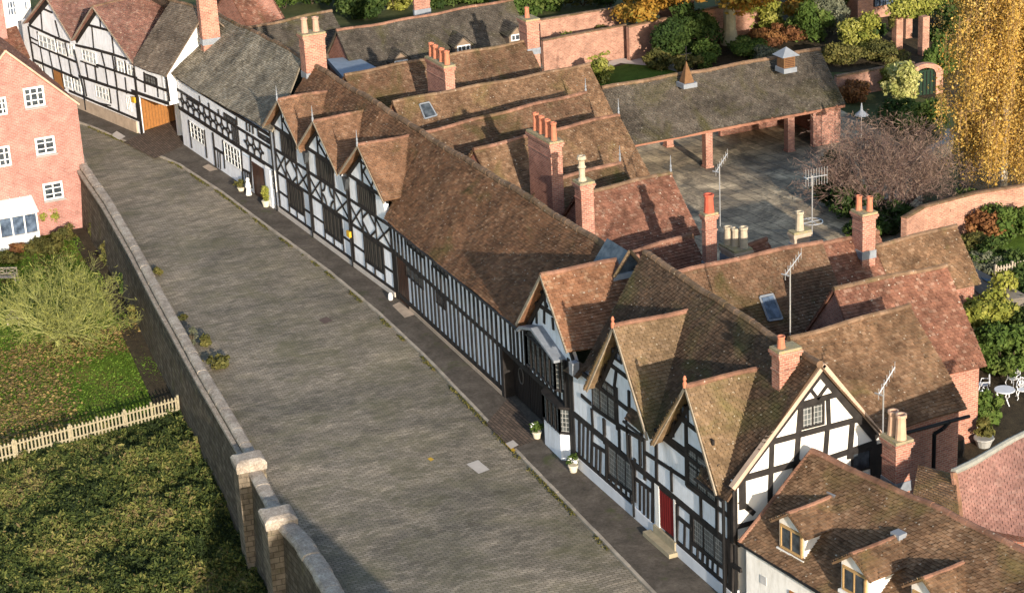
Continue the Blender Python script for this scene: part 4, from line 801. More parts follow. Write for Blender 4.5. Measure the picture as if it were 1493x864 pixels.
for k, (ax, rt) in enumerate((((293, 473), (490, 368)), ((600, 673), (775, 573)), ((945, 793), (1130, 678)))):
    A = G(*W6(*ax), 5.35); B = A+n6*2.35; t = link_dormer = None
    fd = Fr((A-u6*.72+n6*.12)[:2], (A+u6*.72+n6*.12)[:2]); zt = 5.35
    m = M(); fd.poly(m, [(.0, 3.55), (1.44, 3.55), (1.44, 4.75), (.72, 5.25), (0, 4.75)], -.1, 0)
    for s in (0, 1.34): m.hexa([fd.P(s, 3.5, -.1), fd.P(s+.1, 3.5, -.1), fd.P(s+.1, 3.9, -2.1), fd.P(s, 3.9, -2.1), fd.P(s, 4.75, -.1), fd.P(s+.1, 4.75, -.1), fd.P(s+.1, 4.75, -2.1), fd.P(s, 4.75, -2.1)])
    dmo = link('dormer', m, PLASTER, h6)
    m = M(); za = zt; 
    for s in (-1, 1):
        c = [A+u6*s*1.02-Zw*.72-n6*.1, A-n6*.1, B, B+u6*s*1.02-Zw*.72]
        tiles(m, [c[0], c[3], c[2], c[1]] if s > 0 else [c[3], c[0], c[1], c[2]], .2, .13)
    ro = link('roof', m, T_moss, dmo)
    m = M(); ridge(m, [A-n6*.08, B], .1, .36); link('ridge_tiles', m, RIDGE, dmo)
    m = M(); q = B-n6*.08; m.box((q[0], q[1], q[2]-.25), (.45, .4, .36), ang); link('flashing', m, FIN, dmo)
    window(dmo, fd, .1, 1.34, 3.62, 4.62, 2, 1, OAK2, GLASS, .07, .04, .09)
    m = M(); fd.rect(m, -.05, 1.49, 3.46, 3.58, -.1, .12); link('sill', m, WHITE, dmo)
    m = M()
    for s in (-1, 1): fd.bar(m, (.72+s*1.0, zt-.74), (.72, zt-.03), .07, .2, .14)
    link('bargeboard', m, TIMBER, dmo)
# cross range up to the newer red roof
Y0 = G(1325, 718, 5.9); Y1 = G(1392, 690, 6.7)
c6 = G(*W6(1120, 528), 5.9)
m = M(); tiles(m, [RG2+Zw*-.05+u6*.3, c6-Zw*.1, Y1, Y1-u6*1.9-Zw*.3][:4]); link('roof', m, T_moss, h6, label='small mossy slope rising to the newer red roof')
chimney(h6, (1304, 646), (1305, 709), 5.1, (1283.6, 637), (1332, 628), [(.25, .5, 1.0), (.75, .5, 1.05)], potm=flat('pinkish clay', (.50,.32,.22), .8, .2), pr=.2, down=4)
hp = thing('red_roofed_house', (-55, 44, 0), 'newer house with plain pinkish red tiled roof and grey ridge at the right edge', 'house')
P1 = G(1390, 687, 7.0); P2 = G(1530, 613, 7.0); P2 = P1+(P2-P1)*1.5; P4 = G(1402, 766, 4.8); P3 = G(1530, 800, 4.6)+np.array([1.5, 2.5, 0])
roof(hp, [[P4, P3, P2, P1]], [[P1, P2]], T_pink, flat('grey ridge tile', (.26,.26,.23), .9, .2, 4), .13, tw=.26, g=.2)
m = M(); ridge(m, [P1, P4], .13, .22); link('hip_tiles', m, RIDGE, hp)
m = M(); bk_ = lambda p, z: np.array([p[0], p[1], z]); m.prism([bk_(P1, 0), bk_(P4, 0), bk_(P3, 0), bk_(P2, 0)], (0, 0, 4.4)); link('wall', m, B_red, hp)
# ================================================================== REAR RANGES
def rng_thing(lab, ra, rb, z, hw, ez, tm, wm=None, fin=None, rm=None, hl=None, ext=0, z2=None, **k):
    A, B = G(*ra, z), G(*rb, z2 or z); A = A-(B-A)/np.linalg.norm(B-A)*ext
    t = thing('rear_range', ((A[0]+B[0])/2, (A[1]+B[1])/2, 0), lab, 'building', 'tiled ranges behind the street houses')
    gable_block(t, A, B, hl or hw, hw, ez, wm or B_red, tm, rm or RIDGE_D, ev=.3, wallend=(.1, .2), **k)
    if fin: finial(t, B+Zw*.1, fin, .06)
    return t, A, B
rA, A_, B_ = rng_thing('brown rear range behind the four potted stack, farthest up the row of parallel ridges', (502, 110), (768, 59), 7.5, 3.4, 4.2, T_wing)
rB, A_, B_ = rng_thing('rear range with a small grey skylight below the stout four potted stack', (572, 149), (859, 93), 7.5, 3.4, 4.2, T_moss)
rC, _, _ = rng_thing('slim finialled rear range with no chimney, next one down from the small grey skylight', (640, 187), (854, 135), 7.25, 2.5, 4.6, T_wing, fin=.8, rm=RIDGE, ext=1)
rD, _, _ = rng_thing('rear range with the mossy end slope and white finial beside the shelter roof', (690, 217), (902, 168), 7.25, 3.1, 4.3, T_moss, fin=.9, rm=RIDGE, ext=0)
rE, _, _ = rng_thing('short rear range between the tall potted stack and the red roof, with a small finial', (790, 266), (904, 235), 6.3, 2.0, 4.3, T_wing, fin=.8, rm=RIDGE)
rF, _, _ = rng_thing('bright red tiled rear range with lichen spots and a white finial at its courtyard end', (840, 285), (978, 252), 6.65, 2.7, 3.9, T_red, fin=.9)
rG, _, _ = rng_thing('low red rear range beside the single potted red stack', (905, 372), (1008, 342), 5.6, 1.9, 3.6, T_red, rm=RIDGE)
rI, IA, IB = rng_thing('broad brown rear range with a blue skylight behind the two attic gables', (985, 398), (1198, 351), 7.4, 3.2, 3.6, T_wing, hl=2.5, rm=RIDGE, wm=B_or)
rJ, _, _ = rng_thing('small bright orange red tiled range carrying the twin potted stack', (1195, 357), (1280, 336), 6.25, 2.2, 3.6, T_red, rm=RIDGE)
rK, _, _ = rng_thing('plain brown tiled range farthest right, ending at the glazed lean-to', (1275, 357), (1394, 328), 5.75, 2.1, 3.2, T_moss, rm=RIDGE_D)
rL, _, _ = rng_thing('rear range with heavily lichened red tiles and a sunlit brick side wall', (1215, 421), (1380, 385), 7.65, 3.3, 3.8, T_red, wm=B_or)
rM, MA, MB_ = rng_thing('large mossy brown range with a black downpipe behind the timbered gable end', (1150, 493), (1326, 443), 7.65, 3.9, 4.1, T_moss, wm=B_or)
rH, _, _ = rng_thing('tiny red tiled roof between the courtyard stacks', (1085, 358), (1117, 348), 5.6, 1.3, 4.2, T_red, rm=RIDGE)
t2, T2A, _ = rng_thing('long dark tiled back range with three little dormers at the top of the yard', (490, 45), (747, 0), 7.0, 4.2, 2.8, T_slate, rm=RIDGE)
t3, _, _ = rng_thing('dark tiled back range rising above the swept stone tiled roof', (360, 41), (483, 15), 7.3, 4.2, 3.0, T_slate, rm=RIDGE_D)
# dormers of the long back range
def dormers_on(parent, A0, hw, ez, spots):
    for (dx, dy) in spots:
        z_ = on_roof((dx, dy), A0, hw, ez); B0 = G(dx, dy, z_); fx = B0[0]+.45; y = B0[1]; zs = z_-.25
        m = M(); m.prism([(fx, y-.62, zs-.3), (fx, y+.62, zs-.3), (fx, y+.62, zs+.4), (fx, y, zs+.95), (fx, y-.62, zs+.4)], (-1.8, 0, 0)); d = link('dormer', m, flat('brown tile hanging', (.22,.16,.115)), parent)
        m = M()
        for s_ in (-1, 1): tiles(m, [(fx+.15, y+s_*.8, zs+.3), (fx-2.2, y+s_*.8, zs+.3), (fx-2.2, y, zs+1.06), (fx+.15, y, zs+1.06)])
        link('roof', m, T_slate, d); fr = Fr((fx+.01, y-.6), (fx+.01, y+.6)); window(d, fr, .1, 1.1, zs-.1, zs+.36, 3, 1, WHITE, GLASS, .06, .03, .07)
fl = thing('flat_roof', tuple(G(510, 95, 5.0)), 'blue grey flat lead roof between the brick chimney and the brown range', 'roof'); m = M(); m.prism([G(477, 86, 5.2), G(518, 82, 5.2), G(552, 100, 5.2), G(500, 112, 5.2)][::-1], (0, 0, -.3)); link('roof_sheet', m, flat('blue grey sheet', (.22,.27,.33), .5), fl)
m = M(); m.prism([G(480, 88, 4.8), G(518, 84, 4.8), G(548, 100, 4.8), G(500, 112, 4.8)][::-1], (0, 0, -4.8)); link('wall', m, B_red, fl)
def skylight(parent, c4, z4, mt=GLASS_L, fm=LEAD, h=.12):
    P = [G(*p, z)+Zw*h for p, z in zip(c4, z4)]; n = np.cross(P[1]-P[0], P[3]-P[0]); n /= np.linalg.norm(n); n = n if n[2] > 0 else -n
    m = M(); c = sum(P)/4
    for i in range(4): a, b = P[i], P[(i+1) % 4]; m.tube(a, b, .055, n=4)
    m.prism([p-n*.12 for p in P], n*.1); o = link('skylight', m, fm, parent); m = M(); m.prism([p+(c-p)*.12 for p in P], n*.03); link('pane', m, mt, o)
def on_roof(p, A, hw, ez):      # height of the +X slope of a range where a sight line meets it
    sl = (A[2]-ez)/hw; d = ray(p); n = np.array([sl, 0, 1.]); t = ((A-CP)@n)/(d@n); return (CP+d*t)[2]
q = ((1108, 436), (1127, 432), (1141, 468), (1121, 471)); skylight(rI, q, [on_roof(p, IA, 3.2, 3.6) for p in q])
q = ((612, 155), (626, 152), (637, 171), (620, 176)); skylight(rB, q, [on_roof(p, A_, 3.4, 4.2) for p in q], GLASS)
dormers_on(t2, T2A, 4.2, 2.8, ((581, 88), (672, 66), (750, 50)))
# chimneys of the ranges
chimney(rB, (645.4, 97), (651.4, 165.5), 6.1, (612, 81), (663.5, 90), [(.08, .5), (.3, .5), (.62, .5), (.88, .5)], ph=.85, pr=.17)
chimney(rD, (800, 208), (804.7, 286), 6.0, (767, 190), (821, 202), [(.15, .5), (.4, .5), (.65, .5), (.9, .5)], ph=1.0, pr=.16, flash=False)
chimney(rE, (845, 268), (848, 324), 6.0, (835, 262), (867, 262), [(.5, .4, 1.35)], potm=CREAM, pr=.2, pstyle='ornate', flash=False)
chimney(rG, (1029, 313), (1029, 386), 5.2, (1020.5, 309), (1047, 307.6), [(.5, .5, .95)], pr=.24, potm=flat('red clay pot', (.45,.10,.06)))
chimney(rH, (1071, 367), (1071, 383), 5.2, (1048, 347), (1097, 361), [(.25, .3, .95), (.5, .5, .95), (.8, .7, 1.1)], potm=CREAM, pr=.2, bm=STONE)
chimney(rI, (1158, 340), (1158, 359), 5.4, (1149, 336), (1183, 336), [(.5, .5, 1.0)], potm=CREAM, pr=.2, bm=STONE)
chimney(rJ, (1258.5, 313), (1257, 370.5), 5.7, (1240.5, 300), (1279.6, 309), [(.3, .3), (.7, .7)], bm=B_or)
chimney(rA, (767, 30), (769, 74), 7.0, (754, 24), (787, 27), [(.5, .4, .7)], bm=B_or)
chimney(t2, (604, -12), (604, 17), 5.6, (601, -14), (627, -16), [])
ex = MA[0]+3.9; pipe(rM, [(ex+.05, 49.6, 4.05), (ex+.0, 49.3, 3.75), (ex-.2, 49.0, 3.5), (ex-.2, 49.0, .1)], .09)
m = M(); m.tube((ex+.02, MA[1]+.5, 4.02), (ex+.02, MB_[1], 4.02), .08); link('gutter', m, BLACK, rM)
# red house at the top, behind the swept roof
ht = thing('brick_house', tuple(G(360, 25, 3)*np.array([1, 1, 0])), 'red tiled brick house with a gabled dormer behind the sagging stone roof', 'house')
c = G(345, 22, 6.2); T0, T1 = G(345, -22, 8.2), G(385, -10, 8.2)
A = G(330, -18, 8.6); B = G(388, -18, 8.0); gable_block(ht, A, B, 4, 4.3, 4.4, B_red, T_red, RIDGE)
A = G(340, 4, 6.6); fr = Fr((A[0], A[1]-1.6), (A[0], A[1]+1.6)); m = M(); fr.poly(m, [(.2, 4.2), (3.0, 4.2), (3.0, 5.1), (1.6, 6.5), (.2, 5.1)], -2.5, 0); d = link('dormer', m, B_or, ht)
m = M(); tiles(m, [A+np.array([.2, -1.7, -1.6]), A+np.array([.2, 0, 0.05]), A+np.array([-3, 0, 0.05]), A+np.array([-3, -1.7, -1.6])]); tiles(m, [A+np.array([.2, 1.7, -1.6]), A+np.array([.2, 0, 0.05]), A+np.array([-3, 0, .05]), A+np.array([-3, 1.7, -1.6])]); link('roof', m, T_red, d)
window(d, fr, .6, 2.6, 4.2, 5.1, 2, 1, WHITE, GLASS_L)
# ================================================================== OPEN SHELTER IN THE YARD
sh = thing('open_shelter', (-116, 67, 0), 'long open sided cart shelter with dark lichened roof, little louvred cupola and brick posts', 'shelter')
SA, SB = G(877, 129, 5.7), G(1195, 72, 5.7)
gable_block(sh, SA, SB, 3.3, 3.1, 2.65, None, T_slate, RIDGE_D, walls=False, rr=.15)
m = M(); m.box((-112.85, 67, 2.45), (.12, 16.2, .16)); m.box((-118.9, 67, 2.4), (.15, 16.2, .2))
for y in np.arange(59.5, 75, 2.5): m.box((-115.9, y, 2.5), (6.2, .14, .2)) 
link('timber_frame', m, flat('reddish eaves board', (.30,.14,.09)), sh)
for x, y in ((-113.3, 64.9), (-113.3, 71.1), (-113.3, 59.3), (-118.7, 59.3), (-118.7, 65)):
    m = M(); m.box((x, y, 0), (.5, .5, 2.5)); m.box((x, y, 0), (.6, .6, .12)); link('post', m, B_or, sh)
m = M(); m.box((-113.3, 73.9, 0), (.35, 2.1, 2.5)); m.box((-116, 74.9, 0), (5.5, .3, 2.5)); m.box((-118.8, 72, 0), (.3, 6, 2.5)); m.prism([(-118.9, 74.8, 2.5), (-113, 74.8, 2.5), (-115.9, 74.8, 5.4)], (0, .25, 0)); link('wall', m, B_or, sh)
m = M(); c = G(1146, 92, 5.75); m.box((c[0], c[1], 5.2), (.85, .85, 1.1)); cu = link('cupola', m, TIMBER_B, sh)
m = M(); P = [(c[0]+a, c[1]+b, 6.3) for a, b in ((-.66, -.66), (.66, -.66), (.66, .66), (-.66, .66))]+[(c[0], c[1], 6.85)]; m.add(P, [(3, 2, 1, 0), (0, 1, 4), (1, 2, 4), (2, 3, 4), (3, 0, 4)]); link('cap', m, FIN, cu)
m = M(); [m.box((c[0]+.43, c[1], 5.62+.12*i), (.06, .7, .04)) for i in range(5)]; m.box((c[0], c[1], 5.2), (.2, .2, .2)); link('louvre', m, BROWN, cu); m = M(); m.box((c[0], c[1], 5.2), (1.1, 1.0, .32)); link('flashing', m, FIN, cu)
m = M(); c = G(1001, 113, 5.75); m.add([(c[0]+a, c[1]+b, 5.45) for a, b in ((-.36, -.36), (.36, -.36), (.36, .36), (-.36, .36))]+[(c[0], c[1], 6.85)], [(3, 2, 1, 0), (0, 1, 4), (1, 2, 4), (2, 3, 4), (3, 0, 4)]); sp_ = link('spirelet', m, TIMBER_B, sh)
m = M(); m.tube((c[0], c[1], 6.9), (c[0], c[1], 7.8), .03); m.tube((c[0], c[1]-.4, 7.3), (c[0], c[1]+.4, 7.3), .025); link('weather_vane', m, BLACK, sp_); m = M(); m.box((c[0], c[1], 5.15), (1.0, 1.0, .3)); link('flashing', m, FIN, sp_)
# ================================================================== AERIALS
def aerial(p, h, lab, n=7, dirn=(.3, 1, 0), L=1.3, ring_=False):
    t = thing('television_aerial', p, lab, 'aerial', 'rooftop aerials'); m = M(); p = np.array(p); m.tube(p, p+Zw*h, .035, n=6); link('mast', m, METAL, t)
    d = np.array(dirn, float); d /= np.linalg.norm(d); s = np.cross(d, Zw); s /= np.linalg.norm(s); top = p+Zw*(h-.1); m = M(); m.tube(top-d*L*.3, top+d*L*.7, .025, n=5)
    for i in range(n): c = top+d*L*(i/(n-1)-.3); m.tube(c-Zw*.24 if not ring_ else c-Zw*.45, c+Zw*.24 if not ring_ else c+Zw*.45, .016, n=4)
    m.tube(top-d*L*.3-s*.2, top-d*L*.3+s*.2, .03, n=5); link('boom', m, METAL, t)
    if ring_:
        m = M(); c = p+Zw*h*.25
        for k in range(14): a0, a1 = k*math.pi/7, (k+1)*math.pi/7; m.tube(c+np.array([math.cos(a0)*.55, math.sin(a0)*.55, 0]), c+np.array([math.cos(a1)*.55, math.sin(a1)*.55, 0]), .03, n=5)
        m.tube(c-Xw*.55, c+Xw*.55, .02); m.tube(c-Yw*.55, c+Yw*.55, .02); link('hoop', m, METAL, t)
    return t
aerial(G(1050, 330, 5.2)+Zw*.0, 3.4, 'slanting aerial on a thin mast beside the single potted red stack', dirn=(-.5, 1, .7))
aerial(G(1184, 345, 5.2), 3.3, 'comb shaped aerial with a hoop beneath beside the squat cream potted stack', 9, (.1, 1, 0), 1.2, True)
aerial(G(1152, 490, 7.4), 3.2, 'aerial standing behind the mossy capped stack next to the blue skylight', dirn=(-.4, 1, .6))
aerial(G(1287, 636, 5.8), 2.3, 'small aerial beside the stack with two capped clay pots', dirn=(-.3, 1, .9))
# ================================================================== GARDEN WALLS, ARCH AND YARD THINGS
def wall_line(lab, pts, z0, h, th=.35, mt=B_wall, cap=True, name='brick_wall', cat='wall'):
    c = np.mean(np.array(pts), 0); t = thing(name, (c[0], c[1], z0), lab, cat); m = M(); strip(m, pts, th/2, -th/2, z0, h); link('wall_body', m, mt, t)
    if cap: m = M(); coping(m, pts, th*.62, h, .12, .5, .006); link('coping', m, COPING if mt is not B_wall else RIDGE_D, t)
    return t
g2 = lambda px, py, z: tuple(G(px, py, z)[:2])
wall_line('far sunlit brick garden wall running behind the orange tree', [g2(786, 30, 2.9), g2(822, 24, 2.9), g2(910, 10, 2.9), g2(1010, -8, 2.9)], 0, 2.9)
wall_line('nearer sunlit brick garden wall in front of the far one, with a climbing plant', [g2(790, 60, 2.5), g2(830, 52, 2.5), g2(912, 37, 2.5)], 0, 2.5)
wall_line('brick wall glimpsed behind the pale trunk of the orange tree', [g2(915, 40, 2.6), g2(1040, 12, 2.6), g2(1130, -5, 2.6)], 0, 2.6)
gw = wall_line('low brick garden wall with stone coping meeting the arched green gate', [g2(1218, 112, 1.6), g2(1300, 97, 1.6), g2(1332, 92, 1.6)], 0, 1.6)
wall_line('curving dry stone retaining wall beside the birch', [g2(1385, 190, .9), g2(1382, 205, .9), g2(1360, 215, .9), g2(1335, 240, .9)], 0, .9, .5, STONE)
wall_line('sunlit salmon brick boundary wall crossing behind the bare purple bush and below the birch', [g2(1318, 318, 2.4), g2(1345, 302, 2.4), g2(1420, 282, 2.4), g2(1510, 268, 2.4)], 0, 2.4)
wall_line('short brick wall end under the glazed lean-to', [g2(1408, 442, 2.2), g2(1458, 428, 2.2)], 0, 2.2)
def arch(lab, c, wdt, hgt, dirv, door=None, iv=False, pth=.55):
    c = np.array(c, float); d = np.array([dirv[0], dirv[1], 0.]); d /= np.linalg.norm(d); o = np.array([d[1], -d[0], 0]); t = thing('brick_arch', c, lab, 'arch')
    w2 = wdt/2
    for s in (-1, 1): m = M(); m.prism([c+d*(s*w2)-o*.25, c+d*(s*(w2+pth))-o*.25, c+d*(s*(w2+pth))+o*.25, c+d*(s*w2)+o*.25], Zw*hgt); link('pier', m, B_wall, t)
    m = M(); n = 10
    for i in range(n):
        a0, a1 = math.pi*i/n, math.pi*(i+1)/n; f_ = lambda a, r: c+d*(math.cos(a)*r)+Zw*(hgt-.1+math.sin(a)*r*.55)
        m.prism([f_(a0, w2-.05), f_(a0, w2+.5), f_(a1, w2+.5), f_(a1, w2-.05)], o*.5); 
        m.v[-1] -= o*.25
    link('arch_ring', m, B_wall, t)
    if door is not None:
        m = M(); m.prism([c-d*w2, c+d*w2, c+d*w2+Zw*(hgt+.1), c-d*w2+Zw*(hgt+.1)], o*.08); g = link('gate', m, door, t); m = M(); [m.tube(c+d*x+o*.12, c+d*x+o*.12+Zw*hgt, .03) for x in np.linspace(-w2+.1, w2-.1, 6)]; link('bar', m, BLACK, g)
    return t
arch('brick archway with an arched dark green gate under ivy', G(1347, 138, 0), 1.6, 1.7, (.15, 1), flat('green gate paint', (.012,.03,.018)))
ar2 = thing('garden_arbour', G(1328, 82, 0), 'brick pillared garden arbour with a flat clipped ivy top', 'arbour')
for q in ((1308, 72), (1346, 80), (1322, 55)):
    c = G(*q, 0); m = M(); m.box((c[0], c[1], 0), (.6, .6, 3.0)); link('pillar', m, B_wall, ar2)
gr = thing('greenhouse', G(1290, 22, 0), 'dark glazed building with brick piers at the top edge beyond the arbour', 'building')
c = G(1288, 25, 0); m = M(); m.box((c[0]-3, c[1]+1, 0), (6, 7, 3.2)); link('wall', m, B_wall, gr); m = M(); m.box((c[0]+.05, c[1]+1.4, 1.0), (.1, 4.6, 2.0)); link('pane', m, GLASS_L, gr)
m = M(); [m.box((c[0]+.12, c[1]-1+.55*i, 1.0), (.06, .06, 2.0)) for i in range(9)]; link('glazing_bar', m, BLACK, gr)
# lamp
lp = G(1255, 247, 0); t = thing('yard_lamp', lp, 'pale conical shaded yard lamp on a thin post above the purple bush', 'lamp'); 
zt = 3.6; m = M(); m.tube(lp, lp+Zw*zt, .035); link('post', m, METAL, t); m = M(); m.lathe(lp+Zw*zt, [(.45, 0), (.42, .05), (.1, .32), (.03, .8)], 12); link('lamp_shade', m, FIN, t)
# lean-to glazed roof on the right
t = thing('glazed_lean_to', G(1450, 415, 2), 'grey boarded lean-to roof with two glass panels at the right edge', 'lean-to')
P = [G(1417, 388, 3.0), G(1500, 432, 3.0), G(1500, 452, 2.2), G(1440, 442, 2.2), G(1418, 418, 2.4)]; m = M(); m.prism(P, (0, 0, -.12)); link('roof', m, flat('grey boards', (.25,.22,.19)), t)
m = M(); m.prism([G(1430, 408, 2.75)+Zw*.1, G(1448, 412, 2.75)+Zw*.1, G(1478, 430, 2.6)+Zw*.1, G(1455, 425, 2.6)+Zw*.1], (0, 0, .05)); link('pane', m, GLASS_L, t)
m = M(); m.prism([p*np.array([1, 1, 0]) for p in P], (0, 0, 2.0)); link('wall', m, B_wall, t)
def fence(lab, a, b, za, zb_, h, mt, sp=.16, pw_=.075, posts=6, sagf=0.0, name='picket_fence'):
    a = np.array([*a, za]); b = np.array([*b, zb_]); d = b-a; L = np.hypot(d[0], d[1]); u = d/L; o = np.array([u[1], -u[0], 0]); o /= np.linalg.norm(o); t = thing(name, tuple((a+b)/2), lab, 'fence')
    n = int(L/sp); m = M()
    for i in range(n):
        c = a+u*(i+.5)*sp+o*.03+np.array([0, 0, random.uniform(-.02, .02)-sagf*math.sin(math.pi*i/n)]); hh = h*random.uniform(.97, 1.03); w2 = pw_/2
        m.prism([c-u*w2, c+u*w2, c+u*w2+Zw*(hh-.07), c+Zw*hh, c-u*w2+Zw*(hh-.07)], o*.03)
    link('picket', m, mt, t); m = M()
    for z in (.25, .75): m.hexa([a+Zw*z*h-o*.03, b+Zw*z*h-o*.03, b+Zw*z*h+o*.028, a+Zw*z*h+o*.028, a+Zw*(z*h+.08)-o*.03, b+Zw*(z*h+.08)-o*.03, b+Zw*(z*h+.08)+o*.028, a+Zw*(z*h+.08)+o*.028])
    link('rail', m, mt, t)
    for i in range(posts+1): c = a+d*i/posts-o*.09; m = M(); m.box((c[0], c[1], c[2]-.3), (.12, .12, h+.33)); link('post', m, mt, t)
    return t
fa, fb_ = G(-60, 690, -3.4), G(262, 602, -3.4)
fence('pale weathered picket fence crossing the lower garden up to the street wall', fa[:2], fb_[:2], -3.45, -3.45, 1.05, FENCEW, .2, .085, 8)
fa, fb_ = G(1452, 412, 0), G(1500, 402, 0); fence('short grey picket fence beside the lawn at the right edge', fa[:2], fb_[:2], 0, 0, 1.0, SILVERWOOD, .18, .08, 2)
# garden bench and chair
def ubox(m, c, u, o, a, b, z0, z1): # a along u, b along o
    P = [c+u*a[0]+o*b[0]+Zw*z0, c+u*a[1]+o*b[0]+Zw*z0, c+u*a[1]+o*b[1]+Zw*z0, c+u*a[0]+o*b[1]+Zw*z0]; P += [p+Zw*(z1-z0) for p in P]; m.hexa(P)
def seat(name, lab, cat, c, rz, Wd, cross):
    t = thing(name, c, lab, cat); c = np.array(c, float); u = np.array([math.cos(rz), math.sin(rz), 0]); o = np.array([u[1], -u[0], 0]); h = Wd/2
    m = M(); [ubox(m, c, u, o, (-h, h), (-.25+.1*i, -.17+.1*i), .42, .45) for i in range(5)]; link('seat', m, SILVERWOOD, t)
    m = M(); ubox(m, c, u, o, (-h, h), (-.32, -.27), .88, .96); ubox(m, c, u, o, (-h, h), (-.32, -.27), .5, .56)
    k = 4 if cross else 8
    for i in range(k if not cross else k):
        x0, x1 = -h+Wd*i/k, -h+Wd*(i+1)/k
        if cross:
            m.tube(c+u*x0-o*.295+Zw*.56, c+u*x1-o*.295+Zw*.88, .025, n=4); m.tube(c+u*x1-o*.295+Zw*.56, c+u*x0-o*.295+Zw*.88, .025, n=4); m.tube(c+u*x1-o*.295+Zw*.56, c+u*x1-o*.295+Zw*.88, .03, n=4)
        else: ubox(m, c, u, o, (x0+.02, x1-.02), (-.31, -.285), .56, .88)
    link('backrest', m, SILVERWOOD, t)
    for s in (-1, 1):
        for b, hh in ((-.3, .96), (.24, .62)): m = M(); ubox(m, c, u, o, (s*h-.035, s*h+.035), (b-.035, b+.035), 0, hh); link('leg', m, SILVERWOOD, t)
        m = M(); ubox(m, c, u, o, (s*h-.04, s*h+.04), (-.3, .3), .62, .66); link('armrest', m, SILVERWOOD, t)
bp = G(18, 412, -3.42); seat('garden_bench', 'silvered wooden garden bench with crossed lattice back on the lawn', 'bench', (bp[0]-.4, bp[1]-.9, -3.42), rad(62), 2.6, True)
cp_ = G(23, 474, -3.42); seat('garden_chair', 'silvered wooden slatted garden chair standing alone on the lawn', 'chair', (cp_[0], cp_[1], -3.42), rad(50), .75, False)
# white cast metal table and chairs in the side yard
WM = flat('white cast metal', (.62,.64,.68), .5, .1)
def metal_chair():
    t = thing('metal_chair', (0, 0, 0), 'x', 'chair', 'white cast metal chairs in the side yard'); m = M(); m.lathe((0, 0, .42), [(.23, 0), (.24, .02), (.23, .04)], 14); link('seat', m, WM, t)
    m = M()
    for k in range(10): a0, a1 = math.pi*k/10, math.pi*(k+1)/10; m.tube((-.24*math.cos(a0), -.2-.08, .46+.5*math.sin(a0)), (-.24*math.cos(a1), -.2-.08, .46+.5*math.sin(a1)), .024, n=5)
    for x in (-.14, -.05, .05, .14): m.tube((x*.5, -.25, .46), (x, -.28, .9), .016, n=4)
    for r in (.09,): [m.tube((r*math.cos(a), -.275, .7+r*math.sin(a)), (r*math.cos(a+.7), -.275, .7+r*math.sin(a+.7)), .016, n=4) for a in np.arange(0, 6.28, .7)]
    link('backrest', m, WM, t)
    for sx, sy in ((-1, -1), (1, -1), (1, 1), (-1, 1)):
        m = M(); m.tube((sx*.17, sy*.17, .44), (sx*.24, sy*.24, .22), .025, n=6); m.tube((sx*.24, sy*.24, .22), (sx*.2, sy*.2, .08), .02, n=6); m.tube((sx*.2, sy*.2, .08), (sx*.26, sy*.26, 0), .02, n=6); link('leg', m, WM, t)
    for s in (-1, 1): m = M(); m.tube((s*.24, -.26, .64), (s*.27, .05, .64), .022, n=6); m.tube((s*.27, .05, .64), (s*.22, .12, .44), .022, n=6); link('armrest', m, WM, t)
    return t
def dup(o, loc, rz, label):
    r = o.copy(); S.collection.objects.link(r); r.location = loc; r.rotation_euler = (0, 0, rz); r['label'] = label
    for ch in list(o.children):
        c = ch.copy(); S.collection.objects.link(c); c.parent = r
        for gg in ch.children: d = gg.copy(); S.collection.objects.link(d); d.parent = c
    return r
spots = [((1424, 590), 2.2, 'white cast metal chair nearest the brick wall of the side yard'), ((1433, 572), 2.6, 'white cast metal chair between the wall and the round table, back to the hedge'), ((1476, 563), 3.4, 'white cast metal chair directly behind the round table'), ((1490, 580), 4.2, 'white cast metal chair at the right edge of the photo')]
c0 = metal_chair()
for i, (q, rz, lab) in enumerate(spots):
    p = G(*q, 0)
    if i == 0: c0.location = p; c0.rotation_euler = (0, 0, rz); c0['label'] = lab
    else: dup(c0, p, rz, lab)
p = G(1464, 588, 0); t = thing('metal_table', p, 'round white cast metal garden table on curved legs', 'table'); m = M(); m.lathe(p+Zw*.7, [(.48, 0), (.5, .02), (.48, .05)], 20); link('tabletop', m, WM, t)
for a in (0, 2.1, 4.2):
    m = M(); e = lambda r, z: p+np.array([math.cos(a)*r, math.sin(a)*r, z]); [m.tube(e(*x), e(*y), .03, n=6) for x, y in (((.3, .7), (.36, .5)), ((.36, .5), (.16, .3)), ((.16, .3), (.4, 0)))]; link('leg', m, WM, t)
# ================================================================== PLANTING
def leaf_quads(m, P, size, Nn=None, elong=1.5, r=None, flatb=0.0, hang=0.0):
    n = len(P); a = rng.normal(size=(n, 3)); 
    if hang: a[:, 2] -= hang*2
    a /= np.linalg.norm(a, axis=1)[:, None]; b = rng.normal(size=(n, 3))
    if Nn is not None:      # keep the leaf roughly facing along Nn
        a = a-(a*Nn).sum(1)[:, None]*Nn*flatb; a /= np.linalg.norm(a, axis=1)[:, None]; b = np.cross(Nn+rng.normal(size=(n, 3))*.6, a)
    b -= (b*a).sum(1)[:, None]*a; b /= np.linalg.norm(b, axis=1)[:, None]+1e-9
    s = size*np.exp(rng.normal(0, .3, n)); a = a*(s*elong/2)[:, None]; b = b*(s/2)[:, None]
    V = np.stack([P-a, P-b*.9+a*.1, P+a, P+b*.9+a*.1], 1).reshape(-1, 3); F = (np.arange(n)*4)[:, None]+np.array([0, 1, 2, 3])
    m.bulk(V, F, rng.random(n) if r is None else np.clip(r+rng.normal(0, .12, n), 0, 1))
